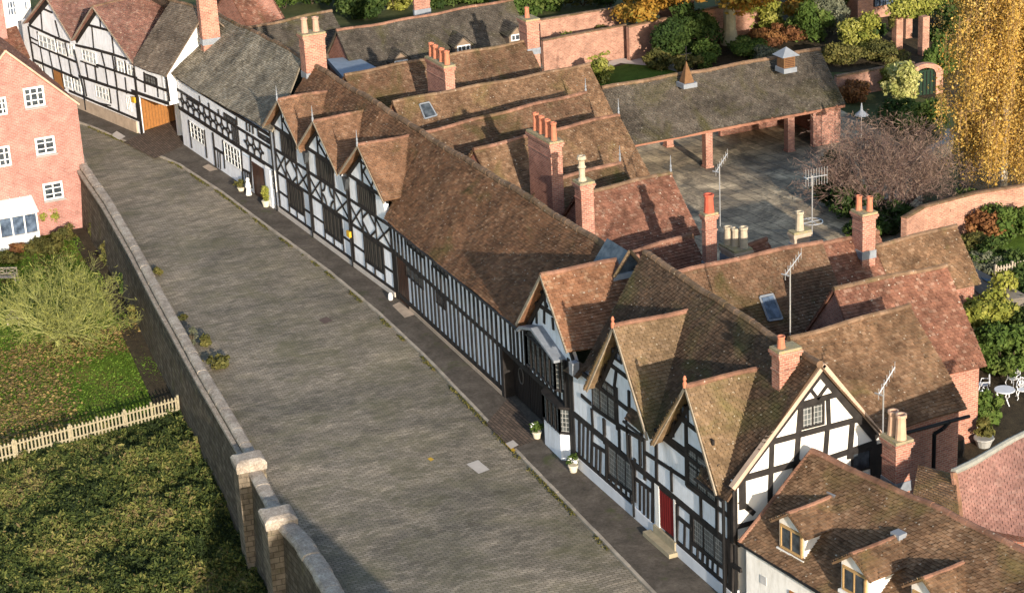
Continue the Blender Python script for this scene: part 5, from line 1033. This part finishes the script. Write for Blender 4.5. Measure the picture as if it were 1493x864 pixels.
def cloud(m, c, R, n, size, k=14, cs=.42, hang=0., low=-1., elong=1.5, holes=.0):
    c = np.array(c, float); R = np.array(R, float)
    d = rng.normal(size=(k, 3)); d /= np.linalg.norm(d, axis=1)[:, None]; d[:, 2] = np.where(d[:, 2] < low, -d[:, 2], d[:, 2]); rr = rng.uniform(.35, .85, k)[:, None]
    C_ = d*rr; cr_ = cs*rng.uniform(.45, 1.2, k); tone = rng.random(k)
    i = rng.choice(k, n, p=cr_**2/sum(cr_**2)); v = rng.normal(size=(n, 3)); v /= np.linalg.norm(v, axis=1)[:, None]
    v[:, 2] = np.abs(v[:, 2])*np.where(rng.random(n) < .72, 1, -1)
    q = C_[i]+v*(cr_[i]*(rng.uniform(.35, 1.1, n)**.6+np.abs(rng.normal(0, .16, n))))[:, None]; P = c+q*R
    P[:, 2] = np.maximum(P[:, 2], c[2]-R[2]*1.0+.03)
    Nn = v/np.linalg.norm(v, axis=1)[:, None]; leaf_quads(m, P, size, Nn, elong, r=tone[i]*.6+.2, flatb=.5, hang=hang)
G1 = leaf_mat('deep green leaf', [(.018,.035,.010),(.035,.065,.015),(.06,.095,.02),(.09,.12,.035)])
G2 = leaf_mat('mid green leaf', [(.035,.06,.012),(.065,.11,.02),(.10,.15,.03),(.15,.18,.05)])
G3 = leaf_mat('yellow green leaf', [(.08,.10,.02),(.16,.18,.03),(.28,.28,.05),(.40,.38,.12)])
G7 = leaf_mat('variegated leaf', [(.16,.19,.04),(.38,.38,.12),(.60,.57,.25),(.70,.66,.38)])
G4 = leaf_mat('olive leaf', [(.05,.055,.018),(.09,.09,.025),(.14,.13,.035),(.20,.16,.05)])
G5 = leaf_mat('blue green leaf', [(.05,.075,.05),(.09,.13,.09),(.15,.20,.15)])
G6 = leaf_mat('grey green leaf', [(.09,.10,.06),(.16,.17,.11),(.24,.24,.16)])
ORL = leaf_mat('orange autumn leaf', [(.12,.09,.02),(.26,.125,.02),(.38,.19,.03),(.46,.27,.05),(.20,.17,.03),(.30,.12,.025)], .35)
BIL = leaf_mat('golden birch leaf', [(.26,.145,.03),(.42,.25,.05),(.54,.35,.08),(.62,.45,.15),(.34,.19,.04)], .35)
RSL = leaf_mat('rusty leaf', [(.12,.05,.025),(.20,.09,.035),(.28,.14,.05)], .2)
BRL = leaf_mat('fallen brown leaf', [(.10,.07,.03),(.17,.115,.045),(.24,.165,.06),(.30,.22,.08),(.14,.09,.04)], .1)
UND = leaf_mat('mixed weeds leaf', [(.015,.025,.007),(.032,.050,.011),(.058,.078,.018),(.10,.115,.026),(.20,.19,.055),(.15,.11,.05)], .15)
WOODY = flat('dark bush stem', (.08,.06,.04), .95, .3, 6)
def shrub(px, py, r, h, mt, lab, z0=0.0, n=None, size=.15, cat='shrub', k=12, group='garden shrubs', ry=None, elong=1.5, name='shrub'):
    p = G(px, py, z0); t = thing(name, p, lab, cat, group); m = M(); n = n or int(900+2200*r*min(h, 3)/2)
    cloud(m, p+Zw*(h*.5), (r, ry or r, h*.55), n, size, k+8, .36, elong=elong); link('foliage', m, mt, t)
    m = M()
    for i in range(5): a = random.uniform(0, 6.28); m.tube(p-Zw*.1, p+np.array([math.cos(a)*r*.45, math.sin(a)*r*.45, h*.6]), .05, .02, 5)
    link('stem', m, WOODY, t); return t
def branches(m, p, d, L, r, depth, spread=.5, upb=.1, kids=3, tw=None, taper=.62):
    n = 3; q = np.array(p, float); d = np.array(d, float)
    for i in range(n):
        d = d+rng.normal(0, .12, 3)+Zw*upb*.3; d /= np.linalg.norm(d); e = q+d*L/n; r1 = r*(1-.3*(i+1)/n)
        m.tube(q, e, r*(1-.3*i/n), r1, 6 if depth > 2 else 3, False)
        if depth > 0 and i > 0 or depth > 2:
            for _ in range(kids if i == n-1 else max(1, kids-1)):
                dd = d+rng.normal(0, spread, 3); dd[2] += upb; dd /= np.linalg.norm(dd); branches(m, e, dd, L*rng.uniform(.55, .85), max(r1*taper, .007), depth-1, spread, upb, kids, tw)
        q = e
    if tw is not None: tw.append(q)
# --- the orange tree at the top
tp = G(1064, 64, 0); t = thing('beech_tree', tp, 'large orange and gold autumn tree with a pale thick trunk at the top edge', 'tree')
m = M(); m.tube(tp-Zw*.3, tp+Zw*1.2, .85, .5, 12); m.tube(tp+Zw*1.2, tp+Zw*5, .5, .42, 12)
for a in range(7):
    an = a*.9; branches(m, tp+Zw*(4.0+.25*a), (math.cos(an), math.sin(an), .35), 3.6, .22, 3, .4, .05, 2)
link('trunk', m, flat('pale green bark', (.30,.28,.20), .9, .25, 2), t)
m = M()
for k in range(9):
    an = k*.7; cloud(m, tp+np.array([math.cos(an)*3.9+1.0, math.sin(an)*(5.0)-1, 5.2+.55*(k % 3)]), (3.0, 3.4, 1.9), 5200, .2, 14, .4)
cloud(m, tp+np.array([-2.0, -6.5, 3.4]), (2.2, 2.6, 1.5), 3200, .2, 10, .4); cloud(m, tp+Zw*9, (6, 6, 3.4), 9000, .26, 20, .4); link('crown', m, ORL, t)
# --- the weeping birch on the right
bp_ = G(1462, 300, 0); t = thing('birch_tree', bp_, 'tall weeping birch covered in golden leaves with white trunk showing through', 'tree')
m = M(); q = bp_-Zw*.2; HB = 17.
for i in range(9): e = q+np.array([random.uniform(-.18, .18), random.uniform(-.2, .2), HB/9]); m.tube(q, e, .28*(1-i/10), .28*(1-(i+1)/10), 9); q = e
link('trunk', m, BIRCHB, t); m = M(); lm = M(); tips = []
for i in range(112):
    z = rng.uniform(2.2, HB); a = rng.uniform(0, 6.28); L = (4.3*math.sin(math.pi*min(1, (z+1.2)/HB*.62+.18)))*rng.uniform(.6, 1.1)
    p = bp_+Zw*z; e = p+np.array([math.cos(a)*L*.6, math.sin(a)*L*.6, L*.55]); m.tube(p, e, .045, .025, 4, False); f_ = e+np.array([math.cos(a)*L*.4, math.sin(a)*L*.4, -.1]); m.tube(e, f_, .025, .012, 3, False)
    for j in range(15):
        s = e+(f_-e)*rng.uniform(-.8, 1.1)+rng.normal(0, .25, 3); dl = rng.uniform(1.0, 3.6); dl = max(.3, min(dl, s[2]-.9)); g_ = s+np.array([rng.normal(0, .15), rng.normal(0, .15), -dl]); m.tube(s, g_, .012, .006, 3, False)
        nn = int(78*dl/2.5); tt = rng.random(nn)[:, None]; P = s+(g_-s)*tt+rng.normal(0, .24, (nn, 3)); leaf_quads(lm, P, .095, None, 1.3, r=rng.uniform(.2, .85), hang=.4)
link('branch', m, flat('birch twig', (.22,.14,.08), .9, .3, 5), t); link('crown', lm, BIL, t)
# --- bare bushes
pb = G(1288, 318, 0); t = thing('bare_bush', pb, 'big leafless purple brown bush spreading over the edge of the courtyard', 'bush', 'bare branched bushes'); m = M(); twp = []
for k in range(26):
    a = k*.42+rng.uniform(-.2, .2); sp_b = rng.uniform(.35, 1.0); branches(m, pb+np.array([math.cos(a)*.6, math.sin(a)*.6, 0]), (math.cos(a)*sp_b, math.sin(a)*sp_b, 1.0), 2.2, .06, 4, .4, .06, 2, twp, .58)
link('branch', m, TWIG_P, t); m = M(); twp = np.array(twp); leaf_quads(m, twp[rng.integers(0, len(twp), 17000)]+rng.normal(0, .24, (17000, 3)), .03, None, 9); link('twig', m, leaf_mat('purple brown fine twig', [(.10,.07,.055),(.165,.115,.09),(.23,.165,.13)], .1), t)
for (dx, dy, r, h) in ((1222, 300, 1.5, 2.6), (1252, 322, 1.7, 2.4), (1225, 272, 1.1, 2.4), (1300, 338, 1.5, 1.8), (1268, 345, 1.5, 1.6)):
    shrub(dx, dy, r, h, G1, 'dark green evergreen growth tangled at the foot of the bare purple bush', n=3800, size=.15, group='evergreen growth under the bare purple bush')
pw_ = G(84, 505, -3.4); t = thing('bare_bush', pw_, 'wide olive green leafless bush branching low over the lawn beside the street wall', 'bush', 'bare branched bushes'); m = M(); tw = []
m.tube(pw_-Zw*.1, pw_+np.array([.0, .1, .55]), .17, .13, 8)
for k in range(17):
    a = k*.37+rng.uniform(-.2, .2); branches(m, pw_+Zw*.45, (math.cos(a)*.95+.12, math.sin(a)*.95+.28, .7), 1.85, .08, 4, .38, .07, 2, tw, .62)
link('branch', m, TWIG_Y, t); m = M(); tw = np.array(tw); leaf_quads(m, tw[rng.integers(0, len(tw), 7500)]+rng.normal(0, .18, (7500, 3)), .032, None, 8); link('foliage', m, leaf_mat('sparse olive leaf', [(.16,.17,.04),(.24,.25,.06),(.32,.32,.09)]), t)
# --- shrubs of the walled garden, top right
SH = [
 (932, 74, 1.7, 3.2, G5, 'blue green rounded conifer against the sunlit garden wall', .13), (975, 92, 1.9, 3.4, G1, 'dark evergreen bush left of the pale tree trunk', .16), (1008, 78, 2.2, 4.0, G1, 'tall dark bush under the orange tree', .16), (1028, 96, 1.3, 2.0, G2, 'green bush with white flowers near the pale trunk', .13),
 (958, 100, 1.2, 1.4, G4, 'low olive plants on the lawn edge', .13), (1000, 104, 1.2, 1.3, G4, 'low olive plants beside the little spire', .13), (1090, 82, 1.7, 1.5, G2, 'bright rounded green bush right of the pale trunk', .13), (1112, 90, 1.3, 1.0, G6, 'low silvery cushion plant beside the rounded green bush', .1),
 (1135, 62, 2.2, 1.6, RSL, 'rusty brown planting behind the cupola', .16), (1175, 60, 1.9, 3.6, G2, 'upright green bush in the middle of the walled garden', .15), (1215, 50, 1.8, 3.4, G6, 'pale grey green small tree in the walled garden', .14), (1115, 48, 2.0, 2.6, G3, 'cream variegated ivy covering the far wall', .16), (1255, 75, 2.0, 2.8, G3, 'small tree with bright yellow autumn leaves beside the arbour', .16),
 (1225, 92, 2.0, 1.6, G4, 'olive spreading shrub behind the right end of the shelter', .14), (1290, 92, 2.2, 1.5, G4, 'broad low clipped mound in front of the arbour', .12), (1322, 48, 0, 0, None, '', 0), (1270, 60, 1.3, 1.6, G1, 'dark shrub between the yellow tree and arbour', .14),
 (1180, 28, 2.4, 2.4, ORL, 'orange brown foliage below the top edge right of the big tree', .2), (1225, 20, 2.2, 3.0, G1, 'dark shrub left of the glazed building', .2), (1385, 30, 2.6, 5.5, G1, 'dark conifer standing behind the birch', .2), (1400, 60, 2.0, 2.2, G2, 'green bush half hidden behind the birch', .18), (1370, 60, 1.4, 1.2, G1, 'dark low bush right of the arbour', .15),
 (1318, 150, 1.6, 3.0, G7, 'brilliant yellow variegated bush beside the arched gate', .16), (1295, 128, 1.2, 1.8, G3, 'smaller yellow green bush against the low wall', .14), (1345, 192, 1.9, 2.2, G2, 'green mound of foliage below the arched gate', .14), (1310, 185, 1.5, 2.0, G1, 'deep green bush between the yellow bush and the bare purple one', .14), (1375, 110, 1.5, 2.6, G2, 'light green climber beside the arched gate', .18), (1245, 150, 1.5, 1.6, RSL, 'brown leafed growth by the shelter gable', .12),
 (827, 92, 1.0, 2.6, G3, 'yellow climbing plant at the end of the mossy range', .15), (862, 88, 1.3, 1.0, G3, 'pale yellow flowering plants above the mossy gable', .13), (880, 118, 1.0, 1.6, G3, 'yellow shrub squeezed against the mossy range by the lawn', .14), (878, 70, .9, 2.0, G4, 'olive climber on the nearer garden wall', .13),
 (760, 24, 2.5, 2.2, G2, 'green bush behind the long back range roof', .18), (800, 14, 2.4, 2.6, G2, 'broad green shrub above the far garden wall', .18), (850, 8, 2.4, 2.6, G4, 'olive shrub above the far garden wall', .18), (890, 14, 2.0, 2.4, G1, 'dark shrub left of the orange crown', .18),
 (530, 26, 2.6, 3.0, G1, 'dark bush above the step in the long roof', .2), (575, 14, 2.6, 3.6, G3, 'yellow green bush above the long back roof', .2), (640, 8, 2.6, 2.8, G1, 'dark green bush behind the long back roof', .2), (690, 4, 2.4, 2.4, G2, 'fresh green bush behind the long back roof', .2), (415, 12, 3.0, 4.6, G2, 'leafy green tree behind the potted brick stack', .2), (455, 6, 2.8, 4.6, G1, 'dark leafy tree near the top edge behind the potted stack', .2), (395, 10, 2.2, 4.0, G4, 'olive leafy bush right of the red tiled house', .2), (500, 10, 2.4, 3.4, G2, 'green bush left of the step in the long roof', .2),
 (1412, 330, 1.4, 2.4, G2, 'fresh green climber on the salmon boundary wall', .15), (1440, 345, 1.6, 1.6, RSL, 'reddish brown shrub in the right hand garden', .14), (1420, 372, 1.4, 1.3, G4, 'olive plants beyond the plain brown range', .13), (1447, 385, 1.7, 1.3, G1, 'dark shrub bed beside the small lawn', .14), (1480, 345, 1.8, 2.0, G2, 'green shrub on the right edge near the boundary wall', .15), (1432, 398, 1.3, 1.1, G6, 'silvery plant bed beside the dark shrubs', .1), (1480, 400, 1.5, 1.0, G1, 'low dark hedge before the grey picket fence', .14),
 (1432, 530, 1.5, 3.3, G3, 'bright yellow climber at the corner of the lichened range', .17), (1460, 548, 1.6, 2.6, G2, 'green hedge behind the metal table', .16), (1488, 505, 1.7, 3.3, G1, 'dark green hedge at the right edge above the table', .16), (1462, 500, 1.5, 3.2, G3, 'yellow green hedge section between the climber and the dark hedge', .16), (1436, 620, .8, 1.9, G2, 'slender young leafy plant in the side yard', .13),
]
for s_ in SH:
    if s_[2]: shrub(s_[0], s_[1], s_[2], s_[3], s_[4], s_[5], size=s_[6], n=int(1500+1300*s_[2]*min(s_[3], 3.2)/2))
m = M(); c = G(1328, 70, 0); cloud(m, c+Zw*3.3, (1.7, 2.4, .75), 5200, .15, 16, .5); link('ivy_top', m, G3, ar2)
m = M(); c = G(1305, 72, 0); cloud(m, c+Zw*2.6, (.5, .6, 1.1), 900, .13, 6, .5); link('ivy', m, G4, ar2)
# potted plants in the side yard
p = G(1434, 650, 0); t = thing('planter', p, 'round stone planter with a bushy yellow green plant in the side yard', 'planter'); m = M(); m.lathe(p, [(.3, 0), (.42, .35), (.48, .4), (.46, .46)], 14); link('bowl', m, flat('grey stone pot', (.32,.32,.31)), t); m = M(); cloud(m, p+Zw*.85, (.5, .5, .5), 900, .12, 7, .5); link('foliage', m, G4, t)
p = G(1392, 662, 0); t = thing('barrel', p, 'black water butt against the brick side wall', 'barrel'); m = M(); m.lathe(p, [(.38, 0), (.45, .4), (.4, .85), (.1, .9)], 14); link('barrel_body', m, BLACK, t)
p = G(1420, 622, 0); t = thing('planter', p, 'empty grey stone bowl in the side yard', 'planter'); m = M(); m.lathe(p, [(.25, 0), (.4, .3), (.45, .36), (.3, .36)], 14); link('bowl', m, flat('grey stone bowl', (.28,.28,.27)), t)
# street pots
def pot(px, py, lab, r=.22, h=.34, fol=(.3, .26), mt=G2, z=.1, flowers=True, tall=0):
    p = G(px, py, z); t = thing('plant_pot', p, lab, 'plant pot', 'plant pots on the pavement'); m = M(); m.lathe(p, [(r*.7, 0), (r, h*.8), (r*1.1, h*.85), (r*1.08, h), (r*.9, h)], 14); link('pot', m, flat('cream pot', (.62,.55,.42)), t)
    m = M(); cloud(m, p+Zw*(h+fol[1]*.7+tall*.5), (fol[0], fol[0], fol[1]+tall*.55), 500+int(900*tall), .07, 7, .55); link('foliage', m, mt, t)
    if flowers: m = M(); cloud(m, p+Zw*(h+fol[1]), (fol[0]*.9, fol[0]*.9, .14), 60, .07, 5, .5); link('flower', m, WHITE, t)
pot(783, 638, 'cream pot of white flowered plants beside the black gates'); pot(836, 687, 'cream pot of green plants at the corner of the white canted bay')
pot(388, 301, 'white pot with a clipped yellow green column shrub right of the brown door', .24, .4, (.26, .3), G3, flowers=False, tall=.8)
pot(352, 278, 'low pot of mixed plants left of the brown door of the swept roof house', .25, .25, (.4, .3), G4, flowers=False)
p = G(363, 284, .1); m = M(); m.lathe(p, [(.2, 0), (.16, .25), (.13, .4), (.19, .55), (.14, .8), (.1, .9), (.13, 1.02), (.08, 1.15)], 10); tag(link('garden_statue', m, PLASTER), 'small white statue standing left of the brown door', 'statue')
# --- plants along the salmon house and wall
shrub(69, 336, 1.25, 2.3, G3, 'rounded golden green bush between the porch and the casement window', -3.45, 9000, .09, elong=2.5)
shrub(101, 330, .7, 1.0, G2, 'small bright green bush at the corner of the salmon brick house', -3.45, 900, .13)
shrub(8, 352, 1.0, 1.1, G3, 'yellow shrub at the foot of the white porch', -3.45, 1500, .12); shrub(28, 368, .7, .6, RSL, 'red brown bedding plants before the porch', -3.45, 1300, .12)
shrub(66, 366, 1.3, .8, G4, 'brown dried border plants behind the olive bush', -3.45, 2400, .1, elong=3); shrub(95, 350, 1.0, .9, G4, 'olive dried plants beside the wall', -3.45, 1400, .11)
shrub(12, 385, .9, .8, G4, 'low olive plants behind the lattice bench', -3.45, 1000, .11)
for i, (px, py, r, h, mt) in enumerate(((128, 318, .5, 1.7, G4), (142, 350, .6, 1.6, G4), (158, 385, .6, 1.6, G4), (180, 432, .6, 1.4, G1), (200, 468, .5, 1.0, G4))):
    shrub(px, py, r, h, mt, 'scrubby climber on the garden face of the parapet, %s from the brick house' % ('first', 'second', 'third', 'fourth', 'fifth')[i], -3.4, 900, .12, 'climber', 6)
for (px, py, r, h, n_, mt, lab) in ((318, 535, .75, .7, 1100, G4, 'straggling weeds on the road against the parapet, the largest clump'), (300, 505, .5, .6, 500, G4, 'tall olive dead weeds on the road beside the parapet'), (230, 400, .35, .4, 300, G4, 'small weed tuft at the road side of the parapet'), (268, 465, .3, .3, 200, G4, 'little dry weeds beside the parapet opposite the long house'), (282, 500, .4, .9, 160, G6, 'pale dead stems growing over the parapet coping')):
    shrub(px, py, r, h, mt, lab, 0, n_, .1, 'weeds', 7, 'weeds along the parapet', name='weeds')
# --- ground cover too fine to count
def scatter_px(n, poly, z):   # points on the ground inside a measured plan outline
    P = np.array([G(x, y, z)[:2] for x, y in poly]); lo, hi = P.min(0), P.max(0); out = []
    while sum(map(len, out)) < n:
        q = rng.uniform(lo, hi, (n*2, 2)); ins = np.zeros(len(q), bool); j = len(P)-1
        for i in range(len(P)):
            c = ((P[i, 1] > q[:, 1]) != (P[j, 1] > q[:, 1])) & (q[:, 0] < (P[j, 0]-P[i, 0])*(q[:, 1]-P[i, 1])/(P[j, 1]-P[i, 1]+1e-12)+P[i, 0]); ins ^= c; j = i
        out.append(q[ins])
    return np.vstack(out)[:n]
def nz(x, y, s, seed): return (np.sin(x*s+seed)+np.sin(y*s*1.3+seed*2.1)+np.sin((x+y)*s*.7+seed*3)+np.sin((x-y*1.4)*s*1.7+seed)*.6)/3.6
fl_l, fl_r = -70, 268
q = scatter_px(215000, [(fl_l, 700), (262, 612), (300, 640), (370, 760), (470, 1010), (-200, 1060), (-200, 700)], -4)
UT = []; hgt = .4+.4*(nz(q[:, 0], q[:, 1], 1.1, 1)+nz(q[:, 0], q[:, 1], 2.7, 4)*.6+.6); fA, fB = G(-60, 690, -3.4)[:2], G(262, 602, -3.4)[:2]; fD = (fB-fA)/np.linalg.norm(fB-fA); dd_ = np.abs((q[:, 0]-fA[0])*fD[1]-(q[:, 1]-fA[1])*fD[0]); hgt = hgt*np.clip(dd_/5, .2, 1)
zz = garden_z(q[:, 0], q[:, 1])+np.clip(hgt, .05, 1.5)*rng.uniform(.1, 1, len(q))**.5
tone = np.clip(.45+.4*nz(q[:, 0], q[:, 1], .9, 7)+.25*nz(q[:, 0], q[:, 1], 3.1, 2)+rng.normal(0, .2, len(q)), 0, 1)
zz = zz+np.where(nz(q[:, 0], q[:, 1], 5.3, 9) > .45, rng.uniform(0, .35, len(q)), 0); tone = np.clip(tone-.15*(nz(q[:, 0], q[:, 1], 2.1, 5) > .3)+.25*(nz(q[:, 0], q[:, 1], 6.0, 3) > .55), 0, 1)
m = M(); leaf_quads(m, np.column_stack([q, zz]), .078, np.tile([.6, -.3, .6], (len(q), 1)), 2.6, r=tone, flatb=.25); o = link('undergrowth', m, UND, org=(0, 0, 0)); tag(o, 'dense mixed weeds and brambles filling the ground below the picket fence', 'undergrowth', kind='stuff')
m = M(); q = scatter_px(11000, [(-60, 540), (30, 500), (120, 490), (225, 470), (232, 495), (165, 508), (95, 540), (105, 600), (100, 650), (-60, 690)], -3.4)
q = q+rng.normal(0, .55, q.shape); leaf_quads(m, np.column_stack([q, garden_z(q[:, 0], q[:, 1])+rng.uniform(.01, .1, len(q))]), .12, np.tile([0, 0, 1.], (len(q), 1)), 1.3, flatb=.9); tag(link('fallen_leaves', m, BRL, org=(0, 0, 0)), 'brown and yellow fallen leaves littering the lawn under the olive bush', 'fallen leaves', kind='stuff')
m = M(); q = scatter_px(42000, [(-80, 360), (110, 340), (262, 590), (200, 615), (-80, 690)], -3.4); zq = garden_z(q[:, 0], q[:, 1])
leaf_quads(m, np.column_stack([q, zq+.04]), .07, np.tile([0, .9, .3], (len(q), 1)), 1.8, flatb=.2); tag(link('lawn_grass', m, leaf_mat('grass blade', [(.06,.12,.012),(.10,.18,.02),(.17,.25,.035)]), org=(0, 0, 0)), 'short uneven grass of the lower garden lawn', 'grass', kind='stuff')
patch('lawn', [(868, 128), (875, 103), (915, 93), (960, 97), (988, 105), (935, 125)], .02, LAWN); patch('garden_path', [(862, 100), (900, 85), (960, 85), (1010, 100), (1005, 108), (950, 97), (905, 92), (872, 104)], .012, PLINTH)
patch('garden_bed', [(780, 50), (1500, -60), (1700, 40), (1600, 300), (1400, 300), (1395, 160), (1240, 105), (1000, 105), (860, 130)], .002, EARTH)
patch('lawn', [(1445, 400), (1450, 350), (1520, 330), (1560, 400), (1500, 412)], .01, LAWN); patch('garden_bed', [(1390, 430), (1330, 345), (1500, 300), (1560, 480), (1440, 540)], .006, EARTH)
# house up-sun of the piers, standing just outside the picture; it throws the shadow lying on the road
t = thing('brick_house', (-40, 19.3, -4), 'gabled brick house standing beyond the bottom edge of the road', 'house')
gable_block(t, (-45, 19.9, 9.7), (-34, 18.5, 9.7), 4.8, 4.8, 4.2, B_red, T_red, RIDGE, zbot=-5.5)

# weeds and moss in the gutter line and at the foot of the parapet
m = M(); P = []
for line, off_, n_ in ((KERB[2:11], -.08, 5200), (WALLIN[1:], .12, 2600)):
    a = np.array(line); seg = np.diff(a, axis=0); L = np.hypot(seg[:, 0], seg[:, 1]); k = rng.choice(len(seg), n_, p=L/L.sum()); tt = rng.random(n_)[:, None]
    d = seg[k]/L[k][:, None]; nn = np.stack([-d[:, 1], d[:, 0]], 1); q = a[k]+seg[k]*tt+nn*(off_+rng.normal(0, .07, n_))[:, None]; keep = nz(q[:, 0], q[:, 1], 1.7, 2) > -.05
    P.append(np.column_stack([q[keep], rng.uniform(.01, .07, keep.sum())]))
leaf_quads(m, np.vstack(P), .06, None, 1.6); tag(link('gutter_weeds', m, G4, org=(0, 0, 0)), 'thin line of moss and small weeds in the gutter and along the parapet', 'weeds', kind='stuff')
